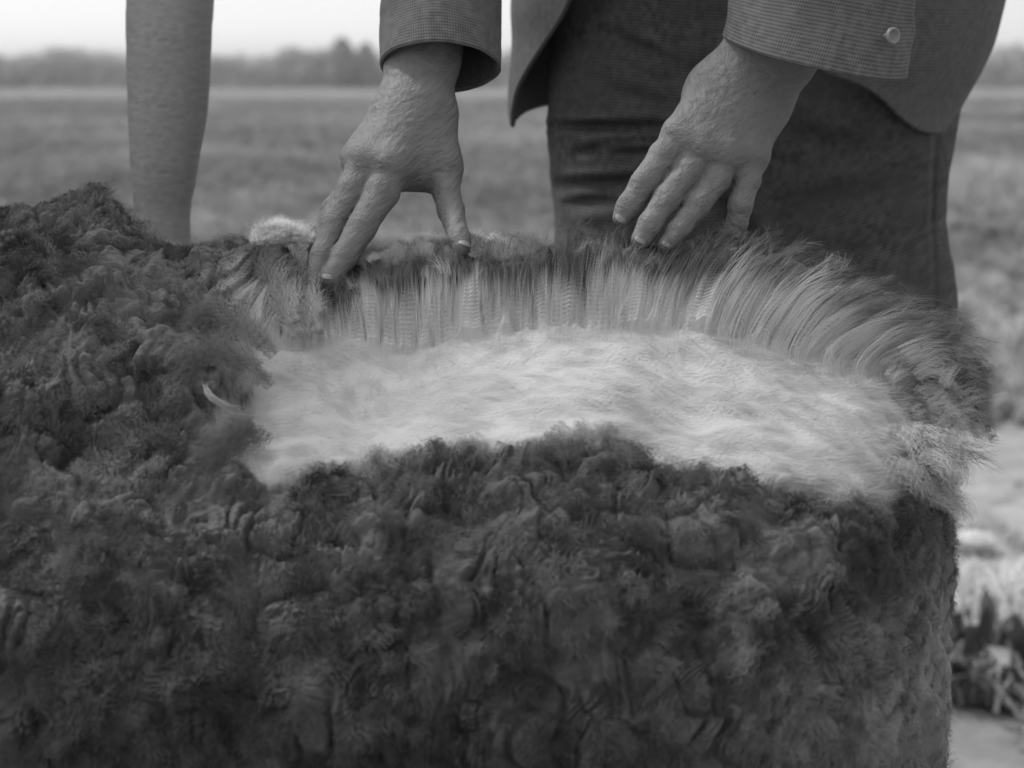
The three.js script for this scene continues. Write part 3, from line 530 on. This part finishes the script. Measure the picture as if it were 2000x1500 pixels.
const hl = {
  arm: [[J(1408, 178, 1.24, 54), J(1502, 66, 1.235, 60), J(1590, -200, 1.25, 80)], [J(1478, 200, 1.245, 60), J(1530, 90, 1.24, 66), J(1610, -200, 1.25, 80)]],
  palm: [
    [J(1402, 185, 1.235, 50), J(1333, 262, 1.213, 37)], [J(1428, 190, 1.232, 52), J(1372, 288, 1.21, 38)], [J(1455, 195, 1.233, 50), J(1420, 300, 1.213, 36)], [J(1485, 205, 1.24, 46), J(1466, 302, 1.222, 33)],
    [J(1395, 190, 1.25, 44), J(1345, 260, 1.25, 36)],
  ],
  knuckles: [J(1328, 266, 1.206, 23), J(1370, 290, 1.2, 24), J(1418, 304, 1.204, 23), J(1467, 306, 1.214, 22)],
  fingers: [
    { j: [J(1328, 266, 1.215, 30), J(1296, 306, 1.203, 26.5), J(1258, 358, 1.193, 24.5), J(1229, 404, 1.19, 22), J(1216, 424, 1.189, 18.5)], nail: [-0.1, 0.2, 0.95] },
    { j: [J(1370, 290, 1.212, 31), J(1344, 334, 1.2, 26.5), J(1303, 388, 1.186, 24), J(1268, 440, 1.177, 21), J(1252, 468, 1.174, 18)], nail: [-0.1, 0.2, 0.95] },
    { j: [J(1418, 304, 1.214, 29), J(1398, 350, 1.203, 25.5), J(1362, 400, 1.19, 23.5), J(1324, 450, 1.178, 19), J(1303, 478, 1.174, 16.5)], nail: [-0.1, 0.2, 0.95] },
    { j: [J(1467, 306, 1.222, 29), J(1458, 352, 1.212, 24), J(1446, 400, 1.203, 21), J(1439, 436, 1.205, 19), J(1437, 458, 1.212, 16)], nail: null },
    { j: [J(1345, 262, 1.255, 32), J(1325, 310, 1.252, 27), J(1308, 360, 1.245, 22), J(1296, 400, 1.236, 19), J(1294, 410, 1.234, 17)], hidden: true },
  ],
};
{
  const parts = [];
  for (const [h, box] of [[hr, [560, 10, 940, 590]], [hl, [1170, 0, 1620, 520]]]) {
    const c = [at(box[0], box[1], 1.35), at(box[2], box[3], 1.35), at(box[0], box[1], 1.1), at(box[2], box[3], 1.1)];
    const lo = [Math.min(...c.map(v => v.x)), Math.min(...c.map(v => v.y)) + 0.02, -1.36], hi = [Math.max(...c.map(v => v.x)), Math.max(...c.map(v => v.y)), -1.1];
    const m = nets(makeHand(h), lo, hi, 0.0011), uv = new Float32Array(m.pos.length / 3 * 2);
    for (let i = 0; i < uv.length / 2; i++) { uv[i * 2] = m.pos[i * 3] + 0.4 * m.pos[i * 3 + 2]; uv[i * 2 + 1] = m.pos[i * 3 + 1] + 0.5 * m.pos[i * 3 + 2]; }
    parts.push(geoFrom(m.pos, m.idx, { normal: m.nor, uv }));
  }
  // the body under the clothes
  const hipX = 0.209, B = [
    chain([{ p: V3(hipX, 0.9, -1.65), r: 0.085 }, { p: V3(hipX, 1.2, -1.6), r: 0.115 }, { p: V3(hipX, 1.36, -1.52), r: 0.1 }, { p: V3(hipX, 1.5, -1.45), r: 0.06 }]),
    chain([{ p: V3(0.02, 1.36, -1.5), r: 0.06 }, { p: V3(-0.03, 1.12, -1.4), r: 0.045 }, { p: at(865, -120, 1.31), r: 0.024 }, { p: at(820, 60, 1.275), r: 0.018 }]),
    chain([{ p: V3(0.4, 1.36, -1.5), r: 0.06 }, { p: V3(0.31, 1.12, -1.33), r: 0.045 }, { p: at(1600, -200, 1.25), r: 0.027 }, { p: at(1520, 60, 1.24), r: 0.022 }]),
    chain([{ p: V3(0.02, 1.36, -1.5), r: 0.07 }, { p: V3(0.4, 1.36, -1.5), r: 0.07 }]),
    chain([{ p: V3(0.13, 0.9, -1.64), r: 0.06 }, { p: V3(0.125, 0.48, -1.61), r: 0.05 }, { p: V3(0.12, 0.09, -1.64), r: 0.035 }]), chain([{ p: V3(0.285, 0.9, -1.64), r: 0.06 }, { p: V3(0.29, 0.48, -1.61), r: 0.05 }, { p: V3(0.3, 0.09, -1.64), r: 0.035 }]),
    chain([{ p: V3(hipX, 1.62, -1.4), r: 0.095 }, { p: V3(hipX, 1.56, -1.33), r: 0.06 }]), chain([{ p: V3(hipX, 1.6, -1.32), r: 0.018 }, { p: V3(hipX, 1.565, -1.29), r: 0.014 }]),
    chain([{ p: V3(hipX - 0.1, 1.6, -1.41), r: 0.022 }, { p: V3(hipX - 0.1, 1.57, -1.4), r: 0.015 }]), chain([{ p: V3(hipX + 0.1, 1.6, -1.41), r: 0.022 }, { p: V3(hipX + 0.1, 1.57, -1.4), r: 0.015 }]),
  ].flat();
  const m = nets(blend(B, 0.04), [-0.15, 0.03, -1.82], [0.58, 1.76, -1.15], 0.013);
  parts.push(geoFrom(m.pos, m.idx, { normal: m.nor, uv: new Float32Array(m.pos.length / 3 * 2) }));
  obj('body', mergeGeometries(parts), M.skin, man);
  // nails
  for (const h of [hr, hl]) for (const f of h.fingers) if (f.nail) {
    const n = f.j.length, tip = f.j[n - 1], pre = f.j[n - 2], ax = V3().subVectors(tip.p, f.j[n - 3].p).normalize();
    const out = V3(...f.nail); out.addScaledVector(ax, -out.dot(ax)).normalize(); const sd = V3().crossVectors(ax, out).normalize();
    const g = new THREE.SphereGeometry(1, 20, 14), p = g.attributes.position, rd = tip.r;
    for (let i = 0; i < p.count; i++) { const x = p.getX(i), y = p.getY(i), z = p.getZ(i); p.setXYZ(i, Math.sign(x) * Math.pow(Math.abs(x), 0.8) * rd * 0.78, Math.sign(y) * Math.pow(Math.abs(y), 0.85) * rd * 1.0, z * rd * 0.15 - rd * 0.3 * x * x); }
    g.applyMatrix4(new THREE.Matrix4().makeBasis(sd, ax, out).setPosition(tip.p.clone().addScaledVector(ax, rd * -0.12).addScaledVector(out, rd * 0.88)));
    g.computeVertexNormals(); obj('fingernail', g, M.nail, man);
  }
}
// tube of cloth along rings: each ring = {c, a, b} (centre and two half-axes)
function tube(rings, seg, fold, inset = 0) {
  const pos = [], idx = [], uv = []; let vlen = 0;
  rings.forEach((R0, i) => {
    if (i) vlen += R0.c.distanceTo(rings[i - 1].c);
    const la = R0.a.length();
    for (let m = 0; m <= seg; m++) { const t = m / seg * 6.28318, k = 1 - inset / la + (fold ? fold(m / seg, i / (rings.length - 1)) / la : 0), p = R0.c.clone().addScaledVector(R0.a, Math.cos(t) * k).addScaledVector(R0.b, Math.sin(t) * k); pos.push(p.x, p.y, p.z); uv.push(m / seg * la * 6.28, vlen); }
  });
  for (let i = 0; i + 1 < rings.length; i++) for (let m = 0; m < seg; m++) { const a = i * (seg + 1) + m; idx.push(a, a + 1, a + seg + 1, a + 1, a + seg + 2, a + seg + 1); }
  return { pos, idx, uv, seg, n: rings.length };
}
function shell(rings, seg, fold, thick) {                   // outside, inside and rolled hem
  const o = tube(rings, seg, fold), i = tube(rings, seg, fold, thick), n = o.pos.length / 3, pos = [...o.pos, ...i.pos], idx = [...o.idx], uv = [...o.uv, ...i.uv];
  for (let k = 0; k < i.idx.length; k += 3) idx.push(i.idx[k] + n, i.idx[k + 2] + n, i.idx[k + 1] + n);
  const hem = pos.length / 3;                                 // hem: a rounded lip
  for (let s = 0; s <= 4; s++) for (let m = 0; m <= seg; m++) { const a = m * 3, t = s / 4, bulge = Math.sin(Math.PI * t) * thick * 0.6, d = rings[0].c.clone().sub(rings[1].c).normalize(); pos.push(lerp(o.pos[a], i.pos[a], t) + d.x * bulge, lerp(o.pos[a + 1], i.pos[a + 1], t) + d.y * bulge, lerp(o.pos[a + 2], i.pos[a + 2], t) + d.z * bulge); uv.push(o.uv[m * 2], -t * thick * 2); }
  for (let s = 0; s < 4; s++) for (let m = 0; m < seg; m++) { const a = hem + s * (seg + 1) + m; idx.push(a, a + seg + 1, a + 1, a + 1, a + seg + 1, a + seg + 2); }
  return geoFrom(pos, idx, { uv });
}
function ringsAlong(cuff, stations, n) {                    // from a cuff ring through further stations, smoothly
  const c = new THREE.CatmullRomCurve3([cuff.c, ...stations.map(s => s.c)]), out = [];
  const N = stations.length;
  for (let i = 0; i <= n; i++) { const t = i / n, f = t * N, k = Math.min(N - 1, Math.floor(f)), q = f - k, A = k ? stations[k - 1] : cuff, Bs = stations[k]; out.push({ c: c.getPoint(t), a: A.a.clone().lerp(Bs.a, q), b: A.b.clone().lerp(Bs.b, q) }); }
  return out;
}
const vecPx = (dx, dy, d, back = 0) => V3(dx / F * d, 0, 0).addScaledVector(UPV, -dy / F * d).addScaledVector(FW, back);
const jacket = new THREE.Group(); jacket.name = 'jacket'; man.add(jacket);
{
  const fold = (s, amp) => (m, t) => amp * (0.35 + 0.65 * sst(0, 0.12, t)) * (0.0030 * noise(Math.cos(m * 6.283) * 1.6 + s, Math.sin(m * 6.283) * 1.6, t * 9) + 0.0014 * noise(Math.cos(m * 6.283) * 4 + s, Math.sin(m * 6.283) * 4, t * 16));
  const c1 = { c: at(860, 129, 1.262), a: vecPx(118, 2, 1.262), b: vecPx(0, 33, 1.262, 0.036) };
  const r1 = ringsAlong(c1, [{ c: at(862, -60, 1.3), a: vecPx(116, 0, 1.3), b: vecPx(0, 26, 1.3, 0.042) }, { c: V3(-0.03, 1.13, -1.41), a: V3(0.05, 0, 0), b: V3(0, -0.02, -0.05) }, { c: V3(0.03, 1.36, -1.5), a: V3(0.065, 0.03, 0), b: V3(0, -0.02, -0.07) }], 60);
  obj('sleeve', shell(r1, 96, fold(3, 0.9), 0.0032), M.jacket, jacket);
  const c2 = { c: at(1592, 106, 1.228), a: vecPx(178, 36, 1.228, 0.0), b: vecPx(-10, -56, 1.228, 0.05) };
  const r2 = ringsAlong(c2, [{ c: at(1640, -120, 1.25), a: vecPx(165, 22, 1.25), b: vecPx(0, -18, 1.25, 0.052) }, { c: V3(0.31, 1.13, -1.35), a: V3(0.055, 0, 0), b: V3(0, -0.02, -0.055) }, { c: V3(0.4, 1.36, -1.5), a: V3(0.065, -0.03, 0), b: V3(0, -0.02, -0.07) }], 60);
  const sl = obj('sleeve', shell(r2, 96, fold(8, 1.2), 0.0032), M.jacket, jacket);
  // button on the sleeve end: moulded disc with a raised rim
  const bt = new THREE.LatheGeometry([[0.0009, 0.0008], [0.0024, 0.0011], [0.0032, 0.002], [0.0042, 0.0034], [0.0051, 0.0032], [0.0056, 0.0018], [0.005, 0], [0, 0]].map(p => new THREE.Vector2(...p)), 28);
  const b1 = bt.clone(); b1.rotateX(Math.PI / 2); const shank = new THREE.CylinderGeometry(0.0018, 0.002, 0.006, 10); shank.rotateX(Math.PI / 2); shank.translate(0, 0, -0.002); const cc = mergeGeometries([b1.toNonIndexed(), shank.toNonIndexed()]);
  const bp = at(1740, 70, 1.186); cc.rotateY(0.55); cc.translate(bp.x, bp.y, bp.z); obj('button', cc, grey(0.26, { roughness: 0.4 }), sl);
  // the coat body, open in front: angle runs from his left front edge round the back to his right front edge
  const hem = table([[-90, 112], [-75, 145], [-62, 176], [-48, 229], [-39, 249], [-28, 252], [-8, 240], [20, 225], [90, 200], [140, 202], [160, 218], [175, 240], [188, 245], [200, 240], [212, 222], [219, 200]]);
  const xl = table([[-900, 1010], [-100, 1008], [60, 1003], [150, 998], [260, 996]]), xr = table([[-900, 1930], [-250, 1975], [-60, 1966], [60, 1944], [140, 1914], [205, 1878], [260, 1858]]);
  const coat = inset => {
    const NA = 150, NH = 70, pos = [], idx = [], uv = [];
    for (let h = 0; h <= NH; h++) for (let q = 0; q <= NA; q++) {
      const ang = lerp(-78, 219, q / NA), s = h / NH, py = lerp(hem(ang), -900, s * s * 0.6 + s * 0.4);
      const frontCut = ang > 190 ? 1 - 0.55 * (1 - sst(60, 235, py)) * 0 : 1;
      const x0 = (xl(py) - CX) / F * 1.6, x1 = (xr(py) - CX) / F * 1.6, rx = (x1 - x0) / 2 * (1 - 0.12 * sst(-300, -900, py)), cx = (x0 + x1) / 2;
      let a = ang; if (ang > 180) a = 180 + (ang - 180) * lerp(0.95, 0.25, sst(-10, 225, py)) * frontCut;
      const t = a * Math.PI / 180, f = 0.004 * noise(Math.cos(t) * 3, Math.sin(t) * 3, py * 0.01) , rz = 0.165, y = at(1000, py, 1.6).y;
      const lean = -1.63 + 0.16 * sst(-150, -900, py) * 1;
      pos.push(cx + Math.cos(t) * (rx - inset + f), y, lean - Math.sin(t) * (rz - inset + f)); uv.push(a / 57.3 * 0.19, y);
    }
    for (let h = 0; h < NH; h++) for (let q = 0; q < NA; q++) { const a = h * (NA + 1) + q; inset ? idx.push(a, a + NA + 1, a + 1, a + 1, a + NA + 1, a + NA + 2) : idx.push(a, a + 1, a + NA + 1, a + 1, a + NA + 2, a + NA + 1); }
    return { pos, idx, uv, NA, NH };
  };
  const o = coat(0), i = coat(0.0045), n = o.pos.length / 3, edge = [], pos = [...o.pos], uv = [...o.uv], idx = [...o.idx];
  obj('coat_body', (() => {
    const rim = []; for (let q = 0; q <= o.NA; q++) rim.push(q); for (let h = 1; h <= o.NH; h++) rim.push(h * (o.NA + 1) + o.NA); const rim0 = []; for (let h = o.NH; h >= 1; h--) rim0.push(h * (o.NA + 1)); const all = [...rim0, ...rim], b = pos.length / 3;
    for (let s = 0; s <= 4; s++) for (const k of all) { const t = s / 4, w = k * 3, bl = 0.002 * Math.sin(Math.PI * t); pos.push(lerp(o.pos[w], i.pos[w], t), lerp(o.pos[w + 1], i.pos[w + 1], t) - bl, lerp(o.pos[w + 2], i.pos[w + 2], t)); uv.push(k * 0.001, t * 0.005); }
    for (let s = 0; s < 4; s++) for (let k = 0; k + 1 < all.length; k++) { const a = b + s * all.length + k; idx.push(a, a + all.length, a + 1, a + 1, a + all.length, a + all.length + 1); }
    return geoFrom(pos, idx, { uv });
  })(), M.jacket, jacket);
  obj('lining', geoFrom(i.pos, i.idx, { uv: i.uv }), M.lining, jacket);
}
{ // trousers: pelvis and two legs, with the pulled creases across the lap
  const px = (x, y, d = 1.5) => at(x, y, d);
  const legA = chain([{ p: at(1300, -180, 1.615), r: 0.088 }, { p: at(1286, 260, 1.6), r: 0.083 }, { p: at(1290, 520, 1.6), r: 0.081 }, { p: V3(0.125, 0.5, -1.6), r: 0.075 }, { p: V3(0.12, 0.1, -1.65), r: 0.075 }]);
  const legB = chain([{ p: at(1630, -180, 1.615), r: 0.086 }, { p: at(1648, 200, 1.6), r: 0.086 }, { p: at(1640, 600, 1.6), r: 0.086 }, { p: V3(0.29, 0.5, -1.6), r: 0.08 }, { p: V3(0.3, 0.1, -1.65), r: 0.075 }]);
  const pel = [cap(at(1300, -150, 1.62), at(1640, -150, 1.62), 0.108, 0.108), cap(at(1330, 60, 1.61), at(1610, 60, 1.61), 0.1, 0.1), cap(at(1400, 200, 1.6), at(1560, 200, 1.6), 0.085, 0.085), cap(at(1420, 330, 1.61), at(1540, 330, 1.61), 0.06, 0.06)];
  const f0 = blend([...legA, ...legB, ...pel], 0.05);
  const folds = [ // creases: from, to, depth, width (pixels at 1.5 m)
    [1085, 252, 1300, 246, 0.010, 9], [1130, 300, 1180, 296, 0.006, 9], [1210, 300, 1320, 298, 0.006, 7], [1100, 372, 1300, 352, 0.008, 12], [1180, 60, 1330, 130, 0.006, 12], [1180, 170, 1320, 215, 0.004, 14], [1120, 405, 1210, 392, 0.006, 14],
    [1480, 240, 1700, 300, 0.005, 24], [1500, 330, 1840, 250, 0.004, 28], [1560, 430, 1840, 340, 0.004, 30], [1600, 520, 1850, 440, 0.004, 26], [1400, 380, 1480, 520, 0.012, 26], [1300, 150, 1480, 120, 0.004, 20], [1846, 230, 1840, 620, 0.004, 6],
  ].map(([a, b, c, d, e, w]) => ({ a: px(a, b), b: px(c, d), e, w: toM(w, 1.5) }));
  const sdf = (x, y, z) => {
    let d = f0(x, y, z);
    if (Math.abs(d) < 0.04 && y > 0.6) {
      for (const f of folds) { const bx = f.b.x - f.a.x, by = f.b.y - f.a.y, t = clamp(((x - f.a.x) * bx + (y - f.a.y) * by) / (bx * bx + by * by)), dx = x - f.a.x - bx * t, dy = y - f.a.y - by * t, q = Math.hypot(dx, dy) / f.w; if (q < 4 && z > -1.66) { d += f.e * Math.exp(-q * q) * Math.sin(Math.PI * clamp(0.12 + t * 0.8)) - f.e * 0.5 * Math.exp(-(q - 1.9) * (q - 1.9) * 1.2) * (dy > 0 ? 1 : 0.6) * Math.sin(Math.PI * clamp(0.12 + t * 0.8)); } }
      d += 0.003 * fbm(x * 16, y * 30, z * 16, 3) + 0.0007 * noise(x * 70, y * 130, z * 60);
    }
    return d * 0.8;
  };
  const m = nets(sdf, [-0.02, 0.07, -1.78], [0.46, 1.02, -1.44], 0.0045), uv = new Float32Array(m.pos.length / 3 * 2);
  for (let i = 0; i < uv.length / 2; i++) { uv[i * 2] = m.pos[i * 3] + 0.6 * m.pos[i * 3 + 2]; uv[i * 2 + 1] = m.pos[i * 3 + 1] + 0.25 * (m.pos[i * 3] - 0.2) * (m.pos[i * 3] > 0.2 ? -1.2 : 0.3); }
  obj('trousers', geoFrom(m.pos, m.idx, { normal: m.nor, uv }), M.trousers, man);
  for (const x of [0.12, 0.3]) { const s = blend(chain([{ p: V3(x, 0.05, -1.69), r: 0.042 }, { p: V3(x, 0.045, -1.58), r: 0.042 }, { p: V3(x - 0.005, 0.032, -1.47), r: 0.034 }]), 0.03), g = nets(s, [x - 0.08, -0.01, -1.78], [x + 0.08, 0.13, -1.4], 0.006); obj('shoe', geoFrom(g.pos, g.idx, { normal: g.nor, uv: new Float32Array(g.pos.length / 3 * 2) }), M.leather, man); }
}
// ------------------------------------------------------------------ second person: bare forearm reaching down to the sheep's neck
{
  const p2 = thing('person', 'second person whose bare forearm reaches down behind the woolly neck at left', 'person');
  const D = 1.44, arm = chain(smooth([J(316, 470, D, 49), J(318, 400, D, 56), J(320, 330, D, 66), J(328, 200, D + 0.005, 79), J(330, 60, D + 0.01, 84), J(332, -120, D + 0.03, 87), { p: V3(-0.3, 1.09, -1.5), r: 0.036 }, { p: V3(-0.44, 1.36, -1.62), r: 0.055 }], 28));
  const hand = chain([J(316, 470, D, 46), J(318, 560, D - 0.01, 48), J(320, 600, D - 0.02, 44)]), fing = [0, 1, 2, 3].map(k => chain([J(285 + k * 24, 595, D - 0.02, 22), J(285 + k * 26, 650, D - 0.04, 20), J(287 + k * 26, 690 - Math.abs(k - 1.5) * 10, D - 0.06, 16)])).flat(), th = chain([J(345, 520, D - 0.02, 26), J(385, 560, D - 0.05, 22), J(395, 600, D - 0.07, 17)]);
  const bx = -0.8, rest = [
    chain([{ p: V3(bx, 0.92, -1.9), r: 0.13 }, { p: V3(bx + 0.03, 1.2, -1.78), r: 0.13 }, { p: V3(bx + 0.04, 1.4, -1.66), r: 0.1 }, { p: V3(bx + 0.05, 1.52, -1.58), r: 0.055 }, { p: V3(bx + 0.06, 1.62, -1.52), r: 0.09 }]), chain([{ p: V3(-0.42, 1.37, -1.62), r: 0.06 }, { p: V3(-0.84, 1.37, -1.66), r: 0.06 }, { p: V3(-0.88, 1.1, -1.55), r: 0.04 }, { p: V3(-0.8, 0.95, -1.35), r: 0.03 }]),
  ].flat();
  const fa = (x, y, z) => { let d = 1; for (const c of arm) d = Math.min(d, c(x, y, z)); return d; }, f = blend([fa, ...hand, ...fing, ...th, ...rest], 0.016), m = nets(f, [-1.05, 0.55, -2.06], [-0.15, 1.75, -1.22], 0.009), uv = new Float32Array(m.pos.length / 3 * 2);
  for (let i = 0; i < uv.length / 2; i++) { uv[i * 2] = m.pos[i * 3]; uv[i * 2 + 1] = m.pos[i * 3 + 1]; }
  obj('body', geoFrom(m.pos, m.idx, { normal: m.nor, uv }), M.tan, p2);
  const g = nets(blend([...chain([{ p: V3(-0.34, 1.18, -1.54), r: 0.062 }, { p: V3(-0.43, 1.37, -1.62), r: 0.075 }, { p: V3(bx, 1.38, -1.66), r: 0.11 }, { p: V3(-0.88, 1.37, -1.66), r: 0.075 }, { p: V3(-0.9, 1.17, -1.58), r: 0.06 }]), ...chain([{ p: V3(bx, 1.38, -1.67), r: 0.12 }, { p: V3(bx, 1.15, -1.8), r: 0.15 }, { p: V3(bx, 0.92, -1.9), r: 0.15 }])], 0.05), [-1.05, 0.75, -2.1], [-0.22, 1.6, -1.4], 0.011);
  obj('shirt', geoFrom(g.pos, g.idx, { normal: g.nor, uv: new Float32Array(g.pos.length / 3 * 2) }), M.shirt, p2);
  const t = nets(blend([...chain([{ p: V3(bx - 0.1, 0.92, -1.9), r: 0.11 }, { p: V3(bx - 0.1, 0.5, -1.85), r: 0.08 }, { p: V3(bx - 0.1, 0.1, -1.92), r: 0.07 }]), ...chain([{ p: V3(bx + 0.09, 0.92, -1.9), r: 0.11 }, { p: V3(bx + 0.09, 0.5, -1.85), r: 0.08 }, { p: V3(bx + 0.09, 0.1, -1.92), r: 0.07 }])], 0.04), [-0.95, 0.05, -2.1], [-0.4, 1.08, -1.7], 0.012);
  obj('trousers', geoFrom(t.pos, t.idx, { normal: t.nor, uv: new Float32Array(t.pos.length / 3 * 2) }), M.work, p2);
  for (const x of [bx - 0.1, bx + 0.09]) { const s = blend(chain([{ p: V3(x, 0.05, -1.96), r: 0.042 }, { p: V3(x, 0.045, -1.85), r: 0.042 }, { p: V3(x, 0.032, -1.74), r: 0.034 }]), 0.03), q = nets(s, [x - 0.08, -0.01, -2.05], [x + 0.08, 0.13, -1.66], 0.008); obj('shoe', geoFrom(q.pos, q.idx, { normal: q.nor, uv: new Float32Array(q.pos.length / 3 * 2) }), M.leather, p2); }
}
// ------------------------------------------------------------------ small things on the ground at right
function groundAt(px, py) { const v = at(px, py, 1).sub(EYE), k = -EYE.y / v.y; return EYE.clone().addScaledVector(v, k); }
{
  const p = groundAt(1905, 1078), g = new THREE.IcosahedronGeometry(0.032, 4), a = g.attributes.position;
  for (let i = 0; i < a.count; i++) { const v = V3(a.getX(i), a.getY(i), a.getZ(i)), k = 1 + 0.35 * noise(v.x * 40, v.y * 40, v.z * 40) + 0.1 * noise(v.x * 110, v.y * 110, v.z * 110); a.setXYZ(i, v.x * k * 1.15, v.y * k * 0.62, v.z * k); }
  g.computeVertexNormals(); const s = obj('stone', g, grey(0.6), null); s.position.set(p.x, 0.018, p.z); s.userData = { label: 'pale stone on the bare ground to the right of the sheep', category: 'stone' };
}
{
  const p = groundAt(1915, 1330), w = thing('weed', 'dark leafy weed clump with pale leaf tips beside the sheep at lower right', 'plant', [p.x, 0, p.z]), r = rng(55);
  const leafG = (() => { const pos = [], idx = [], N = 8; for (let i = 0; i <= N; i++) { const t = i / N, wd = 0.2 * Math.sin(Math.PI * Math.pow(t, 0.75)) + 0.01; for (const q of [-1, 0, 1]) pos.push(q * wd, t + 0, 0.25 * t * t + Math.abs(q) * wd * 0.35); if (i) { const a = (i - 1) * 3; idx.push(a, a + 1, a + 3, a + 1, a + 4, a + 3, a + 1, a + 2, a + 4, a + 2, a + 5, a + 4); } } return geoFrom(pos, idx); })();
  const mats = [grey(0.05, { side: THREE.DoubleSide }), grey(0.09, { side: THREE.DoubleSide }), grey(0.5, { side: THREE.DoubleSide })];
  for (let k = 0; k < 110; k++) {
    const m = obj('leaf', leafG, mats[r() < 0.14 ? 2 : r() < 0.5 ? 0 : 1], w), a = r() * 6.283, q = Math.sqrt(r()) * 0.13; m.position.set(Math.cos(a) * q, 0.01 + r() * 0.05, Math.sin(a) * q); m.rotation.set(rr(-0.9, 0.9, r), r() * 6.28, rr(-0.9, 0.9, r)); m.scale.setScalar(rr(0.035, 0.075, r));
  }
}
// ------------------------------------------------------------------ renderer
const renderer = new THREE.WebGLRenderer({ antialias: true });
renderer.setSize(1024, 768);
renderer.shadowMap.enabled = true;
renderer.toneMapping = THREE.LinearToneMapping;
renderer.toneMappingExposure = EXPOSURE;
renderer.render(scene, camera);
